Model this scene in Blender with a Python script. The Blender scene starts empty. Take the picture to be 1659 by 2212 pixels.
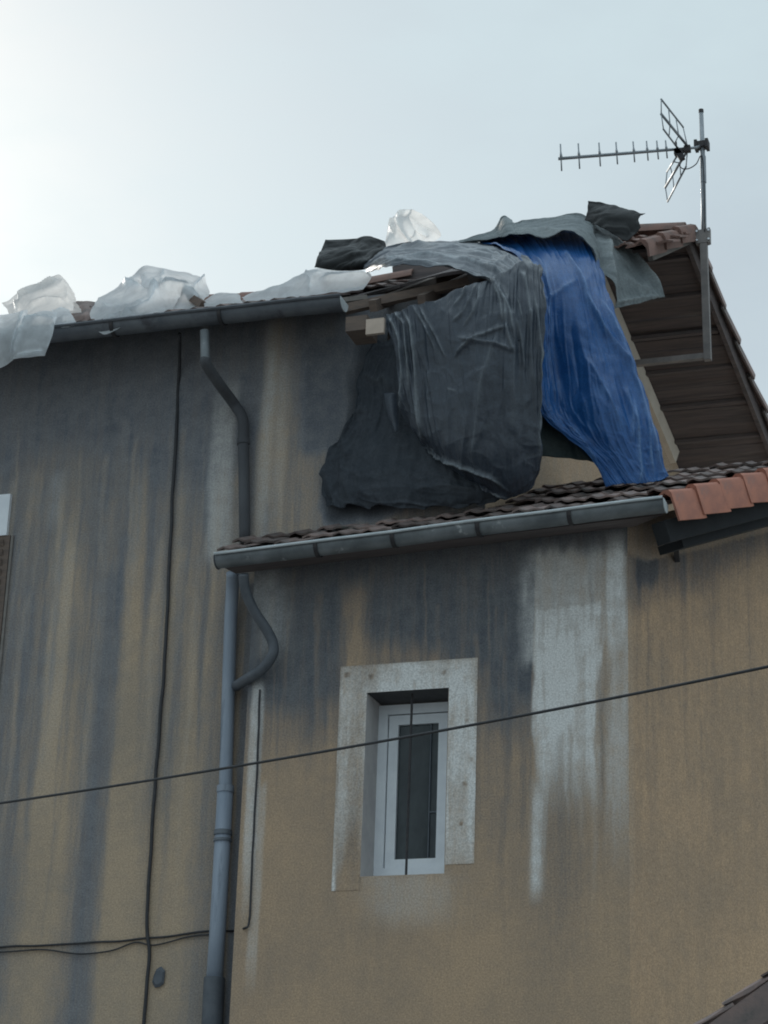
import bpy, bmesh, math, random
import numpy as np
from mathutils import Vector, Matrix, noise
R = math.radians
S = bpy.context.scene
COL = S.collection

# ------------------------------------------------------------------ camera
YAW, PITCH, ROLL, DIST = 19.0, 21.0, 2.0, 16.0
F, CX, CY = 4900.0, 829.5, 1106.0            # lens and picture centre in the units the photo was measured in
ROT = Matrix.Rotation(R(YAW), 3, 'Z') @ Matrix.Rotation(R(90 + PITCH), 3, 'X') @ Matrix.Rotation(R(ROLL), 3, 'Z')
CAMP = ROT @ Vector((0, 0, DIST)); CAMP.z = 1.6
cam = bpy.data.cameras.new('camera'); cam.sensor_fit = 'HORIZONTAL'; cam.sensor_width = 26.0
cam.lens = 26.0 * F / 1659.0; cam.clip_end = 3000; cam.clip_start = 0.1
camo = bpy.data.objects.new('camera', cam); COL.objects.link(camo)
camo.matrix_world = Matrix.Translation(CAMP) @ ROT.to_4x4()
S.camera = camo

# ------------------------------------------------------------------ sky and sun
SUN_EL, SUN_AZ = R(21), R(-45)               # behind the house, to the left; azimuth from +Y towards +X
w = bpy.data.worlds.new('World'); S.world = w; w.use_nodes = True
wn, wl = w.node_tree.nodes, w.node_tree.links
bg = wn['Background']
sky = wn.new('ShaderNodeTexSky'); sky.sky_type = 'NISHITA'; sky.sun_disc = False
sky.sun_elevation = SUN_EL; sky.sun_rotation = SUN_AZ; sky.air_density = 1.0; sky.dust_density = 2.2; sky.ozone_density = 1.5
tc = wn.new('ShaderNodeTexCoord'); mp = wn.new('ShaderNodeMapping'); mp.inputs['Scale'].default_value = (1.0, 1.0, 2.2)
mp.inputs['Rotation'].default_value = (0.2, 0.15, 0.5)
cn = wn.new('ShaderNodeTexNoise'); cn.inputs['Scale'].default_value = 3.0; cn.inputs['Detail'].default_value = 7; cn.inputs['Roughness'].default_value = 0.55
cr = wn.new('ShaderNodeMapRange'); cr.inputs[1].default_value = 0.3; cr.inputs[2].default_value = 0.75; cr.inputs[3].default_value = 0.50; cr.inputs[4].default_value = 1.0
mx = wn.new('ShaderNodeMix'); mx.data_type = 'RGBA'
mx.inputs[7].default_value = (7.0, 8.45, 9.0, 1)
wl.new(tc.outputs['Generated'], mp.inputs[0]); wl.new(mp.outputs[0], cn.inputs['Vector']); wl.new(cn.outputs['Fac'], cr.inputs[0])
wl.new(cr.outputs[0], mx.inputs[0]); wl.new(sky.outputs[0], mx.inputs[6]); sx = wn.new('ShaderNodeSeparateXYZ'); zr = wn.new('ShaderNodeMapRange'); zr.interpolation_type = 'SMOOTHSTEP'    # a hazy sky is brighter overhead; gain added there to lift the facade
zr.inputs[1].default_value = 0.56; zr.inputs[2].default_value = 0.95; zr.inputs[3].default_value = 0.86; zr.inputs[4].default_value = 2.1
vm = wn.new('ShaderNodeVectorMath'); vm.operation = 'SCALE'
dt = wn.new('ShaderNodeVectorMath'); dt.operation = 'DOT_PRODUCT'; dt.inputs[1].default_value = (math.sin(SUN_AZ) * math.cos(SUN_EL), math.cos(SUN_AZ) * math.cos(SUN_EL), math.sin(SUN_EL))
pw = wn.new('ShaderNodeMath'); pw.operation = 'POWER'; pw.inputs[1].default_value = 12.0; cl_ = wn.new('ShaderNodeMath'); cl_.operation = 'MAXIMUM'; cl_.inputs[1].default_value = 0.0
au = wn.new('ShaderNodeVectorMath'); au.operation = 'SCALE'; au.inputs[0].default_value = (2.4, 2.4, 2.3); ad = wn.new('ShaderNodeVectorMath'); ad.operation = 'ADD'   # haze glowing round the sun
wl.new(tc.outputs['Generated'], dt.inputs[0]); wl.new(dt.outputs['Value'], cl_.inputs[0]); wl.new(cl_.outputs[0], pw.inputs[0]); wl.new(pw.outputs[0], au.inputs['Scale'])
wl.new(tc.outputs['Generated'], sx.inputs[0]); wl.new(sx.outputs[2], zr.inputs[0]); wl.new(mx.outputs[2], vm.inputs[0]); wl.new(zr.outputs[0], vm.inputs['Scale'])
wl.new(vm.outputs[0], ad.inputs[0]); wl.new(au.outputs[0], ad.inputs[1]); wl.new(ad.outputs[0], bg.inputs[0])
bg.inputs[1].default_value = 0.1
sl = bpy.data.lights.new('sun', 'SUN'); sl.energy = 2.2; sl.angle = R(4); sl.color = (1, 0.95, 0.87)
so = bpy.data.objects.new('sun', sl); COL.objects.link(so)
sd = Vector((math.sin(SUN_AZ) * math.cos(SUN_EL), math.cos(SUN_AZ) * math.cos(SUN_EL), math.sin(SUN_EL)))
so.rotation_euler = (-sd).to_track_quat('-Z', 'Y').to_euler(); so.location = (-12, 12, 20)
S.cycles.filter_width = 1.9
S.view_settings.view_transform = 'Standard'; S.view_settings.look = 'None'; S.view_settings.exposure = 0.0; S.view_settings.gamma = 1.0

# ------------------------------------------------------------------ helpers
rnd = random.Random(7)
def ray(u, v): return ROT @ Vector(((u - CX) / F, -(v - CY) / F, -1))
def P(u, v, y):                               # where the measured line of sight meets the upright plane y = const
    d = ray(u, v); return CAMP + d * ((y - CAMP.y) / d.y)
def PP(u, v, p0, n):                          # ... and any other plane
    d = ray(u, v); return CAMP + d * ((p0 - CAMP).dot(n) / d.dot(n))
WORLD = {}
def tag(o, label=None, cat=None, group=None, kind=None):
    if label: o['label'] = label
    if cat: o['category'] = cat
    if group: o['group'] = group
    if kind: o['kind'] = kind
    return o
def thing(name, loc, label, cat, group=None):
    o = bpy.data.objects.new(name, None); COL.objects.link(o); o.location = loc; o.empty_display_size = 0.2
    WORLD[o.name] = Vector(loc); return tag(o, label, cat, group)
def obj(name, vf, mat, parent=None, smooth=False, sharp=None):
    vs, fs = vf[0], vf[1]
    vs = [Vector(v) for v in vs]
    lo = Vector((min(v.x for v in vs), min(v.y for v in vs), min(v.z for v in vs)))
    hi = Vector((max(v.x for v in vs), max(v.y for v in vs), max(v.z for v in vs)))
    c = (lo + hi) / 2
    me = bpy.data.meshes.new(name); me.from_pydata([v - c for v in vs], [], fs); me.materials.append(mat)
    bm = bmesh.new(); bm.from_mesh(me); bmesh.ops.recalc_face_normals(bm, faces=bm.faces); bm.to_mesh(me); bm.free()
    if smooth: me.polygons.foreach_set('use_smooth', [True] * len(me.polygons))
    o = bpy.data.objects.new(name, me); COL.objects.link(o)
    if smooth and sharp: me.set_sharp_from_angle(angle=R(sharp))
    o.location = c; WORLD[o.name] = c
    if parent: o.parent = parent; o.matrix_parent_inverse = Matrix.Translation(-WORLD[parent.name])
    return o
def dup(o, shift, parent):                    # a copy of a part, sharing its mesh
    c = o.copy(); COL.objects.link(c); c.parent = parent; c.matrix_parent_inverse = Matrix.Translation(-WORLD[parent.name]); c.location = o.location + shift; WORLD[c.name] = WORLD[o.name] + shift
    return c
def join(*parts):
    V, Fc = [], []
    for v, f in parts:
        n = len(V); V += list(v); Fc += [tuple(i + n for i in q) for q in f]
    return V, Fc
def box8(p):                                  # eight corners, bottom ring then top ring
    return list(p), [(3, 2, 1, 0), (4, 5, 6, 7), (0, 1, 5, 4), (1, 2, 6, 5), (2, 3, 7, 6), (3, 0, 4, 7)]
def box(c, sx, sy, sz, ax=Vector((1, 0, 0)), ay=Vector((0, 1, 0)), az=Vector((0, 0, 1))):
    c = Vector(c); q = []
    for k in (-.5, .5):
        for i, j in ((-.5, -.5), (.5, -.5), (.5, .5), (-.5, .5)): q.append(c + ax * sx * i + ay * sy * j + az * sz * k)
    return box8(q)
def beam(a, b, wd, ht, up=Vector((0, 0, 1))):  # a squared bar from a to b, centred on the line
    a, b = Vector(a), Vector(b); d = (b - a).normalized(); s = d.cross(up).normalized(); t = s.cross(d)
    q = []
    for p in (a, b):
        for i, j in ((-.5, -.5), (.5, -.5), (.5, .5), (-.5, .5)): q.append(p + s * wd * i + t * ht * j)
    return box8(q)
def tube(pts, r, n=10, caps=True):
    pts = [Vector(p) for p in pts]; V, Fc = [], []
    rs = r if isinstance(r, (list, tuple)) else [r] * len(pts)
    t0 = (pts[1] - pts[0]).normalized(); up = Vector((0, 0, 1)) if abs(t0.z) < .9 else Vector((1, 0, 0))
    s = t0.cross(up).normalized()
    for i, p in enumerate(pts):
        t = (pts[min(i + 1, len(pts) - 1)] - pts[max(i - 1, 0)]).normalized()
        s = (s - t * s.dot(t)).normalized(); b = t.cross(s)
        for k in range(n):
            a = 2 * math.pi * k / n; V.append(p + (s * math.cos(a) + b * math.sin(a)) * rs[i])
    for i in range(len(pts) - 1):
        for k in range(n):
            k2 = (k + 1) % n; Fc.append((i * n + k, i * n + k2, i * n + n + k2, i * n + n + k))
    if caps: Fc += [tuple(range(n))[::-1], tuple(range(len(V) - n, len(V)))]
    return V, Fc
def spline(pts, m=8):                         # Catmull-Rom through the points
    pts = [Vector(p) for p in pts]; out = []
    for i in range(len(pts) - 1):
        a, b, c, d = pts[max(i - 1, 0)], pts[i], pts[i + 1], pts[min(i + 2, len(pts) - 1)]
        for k in range(m):
            t = k / m; out.append(.5 * ((2 * b) + (c - a) * t + (2 * a - 5 * b + 4 * c - d) * t * t + (3 * b - a - 3 * c + d) * t ** 3))
    return out + [pts[-1]]
def cr_np(G, n):                              # Catmull-Rom along axis 0 of an array, n samples
    m = G.shape[0]; ts = np.linspace(0, m - 1, n); i = np.minimum(ts.astype(int), m - 2); t = (ts - i)[:, None, None]
    g = lambda k: G[np.clip(k, 0, m - 1)]
    a, b, c, d = g(i - 1), g(i), g(i + 1), g(i + 2)
    return .5 * (2 * b + (c - a) * t + (2 * a - 5 * b + 4 * c - d) * t ** 2 + (3 * b - a - 3 * c + d) * t ** 3)
def crease_field(U, V, creases):              # sharp folds along traced lines: height in metres, and how worn and dusty the ridge is
    H = np.zeros(U.shape); D = np.zeros(U.shape)
    for pts, wdt, amp, dust in creases:
        q = np.array(pts, float); best = np.full(U.shape, 1e9); along = np.zeros(U.shape); n = len(q) - 1
        for k in range(n):
            a, b = q[k], q[k + 1]; ab = b - a; t = np.clip(((U - a[0]) * ab[0] + (V - a[1]) * ab[1]) / (ab @ ab), 0, 1)
            d = np.hypot(U - a[0] - t * ab[0], V - a[1] - t * ab[1]); m = d < best; best[m] = d[m]; along[m] = ((k + t) / n)[m]
        end = np.minimum(1, np.minimum(along, 1 - along) * 6 + .15)
        H += amp * np.exp(-best / wdt) * end; D = np.maximum(D, dust * np.exp(-(best / (wdt * .8)) ** 1.5) * end)
    return H, D
def sheet_grid(rows, nu, nv, fold=None, crumple=0.0, cs=6.0, seed=0, ragged=0.0, creases=()):
    G2_ = np.array([[(q[0], q[1], 0.0) for q in r_] for r_ in rows]); UVg = cr_np(G2_, nv); UVg = np.swapaxes(cr_np(np.swapaxes(UVg, 0, 1), nu), 0, 1)
    CH, CD = crease_field(UVg[..., 0], UVg[..., 1], creases)
    G = np.array([[tuple(P(*q)) for q in r] for r in rows])
    A = cr_np(G, nv); A = np.swapaxes(cr_np(np.swapaxes(A, 0, 1), nu), 0, 1)      # nv x nu x 3
    du = np.gradient(A, axis=1); dv = np.gradient(A, axis=0); N = np.cross(du, dv)
    N /= np.maximum(np.linalg.norm(N, axis=2, keepdims=True), 1e-9)
    flip = np.sign((N * (np.array(CAMP) - A)).sum(axis=2, keepdims=True)); flip[flip == 0] = 1
    N = N * np.sign(flip.mean() or 1)
    V = []; UV = []; DU = []
    for j in range(nv):
        t = j / (nv - 1)
        for i in range(nu):
            s = i / (nu - 1); p = A[j, i]; h = 0.0
            if fold: h += fold(s, t)
            h += CH[j, i]; DU.append(float(CD[j, i]))
            if crumple:
                q = Vector(p) * cs + Vector((seed * 7.3, seed * 3.1, seed))
                w2 = Vector((noise.noise(q * .5), noise.noise(q * .5 + Vector((9, 9, 9))), noise.noise(q * .5 + Vector((5, 1, 3)))))
                q2 = q * .42 + w2 * .5
                h += crumple * (1.5 * abs(noise.noise(q2)) + .8 * abs(noise.noise(q2 * 2.1 + Vector((3, 3, 3)))) + .35 * abs(noise.noise(q2 * 4.5)) - .7)
            e = min(s, 1 - s, t, 1 - t)
            sh = Vector((0, 0, 0))
            if ragged and e < .06:
                q = Vector(p) * 9 + Vector((seed, 0, 0)); k = ragged * (1 - e / .06)
                sh = Vector((noise.noise(q), 0, noise.noise(q + Vector((4, 4, 4))))) * k
            V.append(Vector(p) + Vector(N[j, i]) * h + sh); UV.append((s, t))
    Fc = [(j * nu + i, j * nu + i + 1, (j + 1) * nu + i + 1, (j + 1) * nu + i) for j in range(nv - 1) for i in range(nu - 1)]
    return V, Fc, UV, DU
def sheet(name, patches, mat, thick=.004, parent=None, sharp=None):
    V, Fc, UV, DU = [], [], [], []
    for v, f, uv, du in patches:
        n = len(V); V += v; UV += uv; DU += du; Fc += [tuple(i + n for i in q) for q in f]
    o = obj(name, (V, Fc), mat, parent, smooth=True, sharp=sharp)
    ul = o.data.uv_layers.new(name='weave')
    for l in o.data.loops: ul.data[l.index].uv = UV[l.vertex_index]
    o.data.attributes.new('dust', 'FLOAT', 'POINT').data.foreach_set('value', np.array(DU, np.float32))
    if thick:
        m = o.modifiers.new('thickness', 'SOLIDIFY'); m.thickness = thick; m.offset = 0
    return o
def lump(rows, depth, nu, nv, crumple, cs, seed):   # a closed, stuffed-looking crumpled bundle
    A = [list(r) for r in rows]; nr, nc = len(A), len(A[0])
    f, b = [], []
    for j in range(nr):
        fr, br = [], []
        for i in range(nc):
            e = math.sin(math.pi * (i + .15) / (nc - .7)) * math.sin(math.pi * (j + .15) / (nr - .7))
            u, v, y = A[j][i]; fr.append((u, v, y - depth * e)); br.append((u, v, y + depth * e))
        f.append(fr); b.append(br)
    a = sheet_grid(f, nu, nv, None, crumple, cs, seed); c = sheet_grid(b, nu, nv, None, 0, cs, seed)
    return [a, c]

# ------------------------------------------------------------------ materials
def M(name):
    m = bpy.data.materials.new(name); m.use_nodes = True; nt = m.node_tree; b = nt.nodes['Principled BSDF']
    return m, nt, nt.nodes, nt.links, b
def nz(nt, scale, detail=6, rough=.6, vec=None, dist=0.0):
    n = nt.nodes.new('ShaderNodeTexNoise'); n.inputs['Scale'].default_value = scale; n.inputs['Detail'].default_value = detail
    n.inputs['Roughness'].default_value = rough; n.inputs['Distortion'].default_value = dist
    if vec: nt.links.new(vec, n.inputs['Vector'])
    return n.outputs['Fac']
def mapr(nt, x, a, b, c=0.0, d=1.0):
    n = nt.nodes.new('ShaderNodeMapRange'); n.interpolation_type = 'SMOOTHSTEP'
    for i, q in enumerate((a, b, c, d)): n.inputs[i + 1].default_value = q
    nt.links.new(x, n.inputs[0]); return n.outputs[0]
def mixc(nt, f, a, b, mode='MIX'):
    n = nt.nodes.new('ShaderNodeMix'); n.data_type = 'RGBA'; n.blend_type = mode
    for k, q in ((0, f), (6, a), (7, b)):
        if isinstance(q, (tuple, float, int)): n.inputs[k].default_value = q if k == 0 else (*q, 1)
        else: nt.links.new(q, n.inputs[k])
    return n.outputs[2]
def mth(nt, op, a, b=None):
    n = nt.nodes.new('ShaderNodeMath'); n.operation = op
    for k, q in ((0, a), (1, b)):
        if q is None: continue
        if isinstance(q, (int, float)): n.inputs[k].default_value = q
        else: nt.links.new(q, n.inputs[k])
    return n.outputs[0]
def ocoord(nt, scale=(1, 1, 1)):              # object-space coordinates stretched by scale
    t = nt.nodes.new('ShaderNodeTexCoord'); m = nt.nodes.new('ShaderNodeMapping'); m.inputs['Scale'].default_value = scale
    nt.links.new(t.outputs['Object'], m.inputs[0]); return m.outputs[0]
def bump(nt, b, h, strength, dist=.01):
    n = nt.nodes.new('ShaderNodeBump'); n.inputs['Strength'].default_value = strength; n.inputs['Distance'].default_value = dist
    nt.links.new(h, n.inputs['Height']); nt.links.new(n.outputs[0], b.inputs['Normal'])
def plain(name, c1, c2, scale=8, rough=.8, bstr=.3, bscale=60, stretch=(1, 1, 1), metal=0.0, c3=None, s3=3, spec=.5):
    m, nt, N, L, b = M(name); v = ocoord(nt, stretch)
    c = mixc(nt, mapr(nt, nz(nt, scale, 8, .65, v), .3, .7), c1, c2)
    if c3: c = mixc(nt, mapr(nt, nz(nt, s3, 8, .7, v), .55 if s3 < 7 else .60, .70), c, c3)
    L.new(c, b.inputs['Base Color']); b.inputs['Roughness'].default_value = rough; b.inputs['Metallic'].default_value = metal
    b.inputs['Specular IOR Level'].default_value = spec
    if bstr: bump(nt, b, nz(nt, bscale, 5, .7, v), bstr, .004)
    return m
def per_tile(m, lo=.65, hi=1.45):              # every tile a little lighter or darker than the next
    nt = m.node_tree; b = nt.nodes['Principled BSDF']; l = b.inputs['Base Color'].links[0]; src = l.from_socket
    g = nt.nodes.new('ShaderNodeNewGeometry'); k = mapr(nt, g.outputs['Random Per Island'], 0, 1, lo, hi); cb = nt.nodes.new('ShaderNodeCombineColor')
    for q in range(3): nt.links.new(k, cb.inputs[q])
    nt.links.new(mixc(nt, 1.0, src, cb.outputs[0], 'MULTIPLY'), b.inputs['Base Color'])
def plaster(name, base1, base2, soot1, soot2, pale):
    m, nt, N, L, b = M(name); geo = N.new('ShaderNodeNewGeometry')
    def wp(sc):
        m_ = N.new('ShaderNodeMapping'); m_.inputs['Scale'].default_value = sc; L.new(geo.outputs['Position'], m_.inputs[0]); return m_.outputs[0]
    v = wp((1, 1, 1)); vs = wp((13, 13, .55)); vf = wp((55, 55, 4))
    def att(a):
        n = N.new('ShaderNodeAttribute'); n.attribute_name = a; return n.outputs['Fac']
    big = nz(nt, 1.1, 5, .6, v); st = nz(nt, 1.0, 6, .65, vs); stf = nz(nt, 1.0, 4, .6, vf); gr = nz(nt, 85, 3, .8, v); sp = nz(nt, 9, 8, .75, v)
    base = mixc(nt, mapr(nt, mth(nt, 'ADD', big, mth(nt, 'MULTIPLY', mth(nt, 'SUBTRACT', sp, .5), .6)), .3, .7), base1, base2)
    s = att('soot_shade'); edge = mth(nt, 'MULTIPLY', mth(nt, 'MULTIPLY', s, mth(nt, 'SUBTRACT', 1.05, s)), 4.0)
    wob = mth(nt, 'ADD', mth(nt, 'MULTIPLY', mth(nt, 'SUBTRACT', st, .5), .95), mth(nt, 'ADD', mth(nt, 'MULTIPLY', mth(nt, 'SUBTRACT', stf, .5), .75), mth(nt, 'MULTIPLY', mth(nt, 'SUBTRACT', sp, .5), .7)))
    s2 = mth(nt, 'ADD', s, mth(nt, 'MULTIPLY', wob, mth(nt, 'ADD', mth(nt, 'MULTIPLY', edge, .60), .18)))
    s2.node.use_clamp = True
    c = mixc(nt, s2, base, mixc(nt, mapr(nt, sp, .35, .65), soot1, soot2))
    dk = mth(nt, 'MULTIPLY', mth(nt, 'SUBTRACT', s, 1.0), 2.0); dk.node.use_clamp = True
    c = mixc(nt, dk, c, (.042, .047, .056))
    p = att('pale'); pe = mth(nt, 'ADD', p, mth(nt, 'MULTIPLY', mth(nt, 'MULTIPLY', p, 1.0), mth(nt, 'MULTIPLY', mth(nt, 'ADD', wob, mth(nt, 'SUBTRACT', sp, .5)), 1.1)))
    pe.node.use_clamp = True
    c = mixc(nt, pe, c, pale)
    g = mapr(nt, gr, .2, .8, .66, 1.34)
    gn = N.new('ShaderNodeCombineColor'); [L.new(g, gn.inputs[k]) for k in range(3)]
    c = mixc(nt, 1.0, c, gn.outputs[0], 'MULTIPLY')
    L.new(c, b.inputs['Base Color']); b.inputs['Roughness'].default_value = .92; b.inputs['Specular IOR Level'].default_value = .2
    bump(nt, b, mth(nt, 'ADD', gr, mth(nt, 'MULTIPLY', sp, 1.5)), .35, .006)
    return m
def tarp(name, c1, c2, dust, rough=.45, dustlo=.55, transl=0.0, sc=(26, 1.2, 1)):
    m, nt, N, L, b = M(name)
    t = N.new('ShaderNodeTexCoord'); mp = N.new('ShaderNodeMapping'); mp.inputs['Scale'].default_value = sc; L.new(t.outputs['UV'], mp.inputs[0])
    v = ocoord(nt); st = nz(nt, 1.0, 6, .7, mp.outputs[0], 1.2); sp = nz(nt, 7, 8, .7, v); fine = nz(nt, 60, 4, .7, v)
    c = mixc(nt, mapr(nt, sp, .3, .7), c1, c2)
    k = mth(nt, 'ADD', mth(nt, 'MULTIPLY', st, .7), mth(nt, 'MULTIPLY', sp, .3))
    an = N.new('ShaderNodeAttribute'); an.attribute_name = 'dust'
    dd = mth(nt, 'MULTIPLY', an.outputs['Fac'], mapr(nt, mth(nt, 'ADD', mth(nt, 'MULTIPLY', st, .6), mth(nt, 'MULTIPLY', sp, .4)), .36, .60, .25, 1.0))
    ff = mth(nt, 'MAXIMUM', mth(nt, 'MULTIPLY', mapr(nt, k, dustlo, dustlo + .22), .55), dd); ff.node.use_clamp = True
    c = mixc(nt, ff, c, dust)
    g = mapr(nt, fine, .25, .75, .8, 1.2); gn = N.new('ShaderNodeCombineColor'); [L.new(g, gn.inputs[q]) for q in range(3)]
    c = mixc(nt, 1.0, c, gn.outputs[0], 'MULTIPLY')
    L.new(c, b.inputs['Base Color']); b.inputs['Roughness'].default_value = rough
    bump(nt, b, mth(nt, 'ADD', mth(nt, 'MULTIPLY', st, .8), fine), .35, .008)
    if transl:
        tr = N.new('ShaderNodeBsdfTranslucent'); L.new(c, tr.inputs[0]); ms = N.new('ShaderNodeMixShader'); ms.inputs[0].default_value = transl
        L.new(b.outputs[0], ms.inputs[1]); L.new(tr.outputs[0], ms.inputs[2]); L.new(ms.outputs[0], N['Material Output'].inputs[0])
    return m
BEIGE1, BEIGE2 = (.445, .32, .215), (.355, .268, .195)
SOOT1, SOOT2 = (.102, .111, .128), (.150, .155, .164)
PALE = (.66, .655, .64)
m_wall = plaster('stained_plaster', BEIGE1, BEIGE2, SOOT1, SOOT2, PALE)
m_wall_left = plaster('streaked_plaster', (.43, .33, .235), (.33, .27, .21), (.140, .150, .172), (.195, .20, .212), (.50, .49, .47))
m_side = plaster('ochre_plaster', (.485, .335, .215), (.40, .288, .195), (.10, .10, .11), (.14, .135, .14), (.45, .39, .33))
m_zinc = plain('weathered_zinc', (.085, .098, .108), (.20, .22, .235), 3, .5, .25, 40, (1, 1, 1), .15, (.42, .44, .45), 7)
m_zincdark = plain('dark_zinc', (.075, .084, .10), (.125, .136, .152), 5, .6, .3, 40, (1, 1, 1), .2, (.05, .05, .06), 4)
m_pipe = plain('blue_grey_pipe', (.21, .25, .31), (.27, .31, .37), 3, .5, .15, 30, (3, 3, .5), 0, (.13, .16, .2), 2)
m_pipedark = plain('dirty_pipe', (.085, .10, .125), (.14, .16, .185), 5, .6, .2, 30)
m_swan = plain('grimy_pipe', (.055, .065, .08), (.10, .112, .13), 5, .6, .2, 30)
m_cap = plain('pale_zinc', (.56, .60, .62), (.42, .46, .48), 6, .5, .2, 40)
m_iron = plain('black_iron', (.02, .02, .025), (.045, .04, .04), 20, .7, .2)
m_cable = plain('black_cable', (.018, .019, .022), (.035, .035, .04), 20, .6, .1)
m_pvc = plain('white_frame_paint', (.80, .83, .86), (.70, .73, .77), 6, .4, .05)
m_tile = plain('mossy_clay_tile', (.21, .15, .135), (.13, .11, .105), 7, .9, .6, 70, (1, 1, 1), 0, (.07, .075, .07), 4)
per_tile(m_tile)
m_red = plain('red_clay_tile', (.37, .155, .105), (.27, .12, .09), 9, .85, .4, 70, (1, 1, 1), 0, (.22, .13, .11), 4)
per_tile(m_red, .75, 1.2)
m_pink = plain('lichen_pink_tile', (.24, .14, .115), (.17, .115, .10), 9, .9, .5, 70, (1, 1, 1), 0, (.09, .085, .075), 5)
m_mortar = plain('grey_mortar', (.22, .2, .185), (.15, .14, .13), 9, .95, .5, 50)
m_board = plain('dark_soffit_board', (.135, .108, .104), (.08, .069, .071), 3, .9, .4, 30, (.6, 9, 9), 0, (.15, .13, .12), 2)
m_wood = plain('old_brown_timber', (.17, .125, .10), (.11, .088, .078), 4, .9, .4, 20, (1.2, 12, 12))
m_pale = plain('fresh_sawn_timber', (.52, .42, .35), (.43, .35, .29), 8, .8, .3, 30)
m_trim = plain('pale_plaster_trim', (.66, .60, .52), (.55, .49, .42), 6, .9, .3, 50)
m_sheetdark = tarp('black_sheet', (.034, .042, .053), (.05, .058, .07), (.085, .095, .105), .7, .58, 0, (10, 1.5, 1))
m_black = tarp('black_tarpaulin', (.024, .034, .050), (.040, .052, .072), (.30, .335, .36), .34, .60, 0, (30, 1.4, 1))
m_scrap = tarp('black_plastic', (.006, .007, .008), (.012, .014, .015), (.05, .055, .055), .55, .66, 0, (6, 6, 1))
m_blue = tarp('blue_tarpaulin', (.009, .072, .235), (.016, .10, .30), (.17, .30, .54), .38, .68, .10, (12, 1.3, 1))
for m_ in (m_scrap, m_sheetdark): m_.node_tree.nodes['Principled BSDF'].inputs['Specular IOR Level'].default_value = .22
m_green = tarp('dark_green_sheet', (.022, .042, .046), (.03, .05, .052), (.06, .08, .085), .6, .6, 0, (8, 2, 1))
m_grey = tarp('grey_green_tarpaulin', (.125, .148, .158), (.168, .192, .20), (.31, .335, .335), .75, .56, .03, (7, 3, 1))
def plastic(name, c, t, clear):
    m, nt, N, L, b = M(name); v = ocoord(nt); sp = nz(nt, 5, 8, .7, v); f = nz(nt, 22, 6, .7, v, .8)
    col = mixc(nt, mapr(nt, sp, .35, .7), c, tuple(q * .78 for q in c)); L.new(col, b.inputs['Base Color']); b.inputs['Roughness'].default_value = .38
    bump(nt, b, f, .5, .012)
    tr = N.new('ShaderNodeBsdfTranslucent'); L.new(col, tr.inputs[0]); ms = N.new('ShaderNodeMixShader'); ms.inputs[0].default_value = t
    L.new(b.outputs[0], ms.inputs[1]); L.new(tr.outputs[0], ms.inputs[2])
    tp = N.new('ShaderNodeBsdfTransparent'); m2 = N.new('ShaderNodeMixShader'); m2.inputs[0].default_value = clear; L.new(ms.outputs[0], m2.inputs[1]); L.new(tp.outputs[0], m2.inputs[2]); L.new(m2.outputs[0], N['Material Output'].inputs[0])
    return m
m_white = plastic('milky_plastic_film', (.90, .94, .97), .62, .06)
m_white2 = plastic('thin_white_film', (.92, .92, .91), .70, .22)
mg, nt_, N_, L_, b_ = M('window_glass'); c_ = mixc(nt_, mapr(nt_, nz(nt_, 9, 6, .6, ocoord(nt_, (1, 1, .5))), .35, .7), (.014, .022, .027), (.032, .045, .05))
L_.new(c_, b_.inputs['Base Color']); b_.inputs['Roughness'].default_value = .25
m_ground = plain('asphalt', (.05, .05, .05), (.065, .063, .06), 3, .9, .4, 60)
m_pave = plain('pavement', (.34, .33, .32), (.42, .41, .39), 3, .9, .3, 40)

# ------------------------------------------------------------------ setting
def quad(x0, x1, y0, y1, z): return [(x0, y0, z), (x1, y0, z), (x1, y1, z), (x0, y1, z)], [(0, 1, 2, 3)]
tag(obj('ground', quad(-700, 700, -700, 700, 0), m_pave), kind='structure')
tag(obj('road', quad(-300, 300, -17, -3.2, .004), m_ground), kind='structure')

# ------------------------------------------------------------------ house: main lines
YW = 0.2                                       # plane of the tall wall; the lean-to front stands at y = 0
X_LEFT = P(-260, 1100, YW).x
CORNER = P(1355, 1100, 0); XC = CORNER.x       # right end of the lean-to front
XL0 = P(535, 1500, 0).x                        # its left end
G1 = Vector((math.sin(R(11)), math.cos(R(11)), 0))      # along the gable of the tall house, going back
G2 = Vector((math.sin(R(32)), math.cos(R(32)), 0))      # along the side wall of the lean-to, going back
XG = P(1050, 1000, YW).x                       # front corner of the gable
YE = -0.25; YR = 1.93
gA, gB = P(130, 712, YE), P(740, 648, YE)
ESL = (gB.z - gA.z) / (gB.x - gA.x)
def EZ(x): return gA.z + ESL * (x - gA.x)
def TA(x): t = min(max((x + .9) / 1.2, 0), 1); return .545 + (.645 - .545) * t * t * (3 - 2 * t)
XV0 = P(1150, 1000, YW).x - .45 * math.tan(R(11)) + .50
def XV(y): return XV0 + math.tan(R(11)) * (y - YE)
def ZF(x, y): return EZ(x) + TA(x) * (y - YE)
def ZR(x, y): return ZF(x, YR) - TA(x) * (y - YR)
house = thing('house', (0, 1.0, 0), 'stained ochre two level house with torn roof under tarpaulins and small white framed window', 'house')

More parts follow.
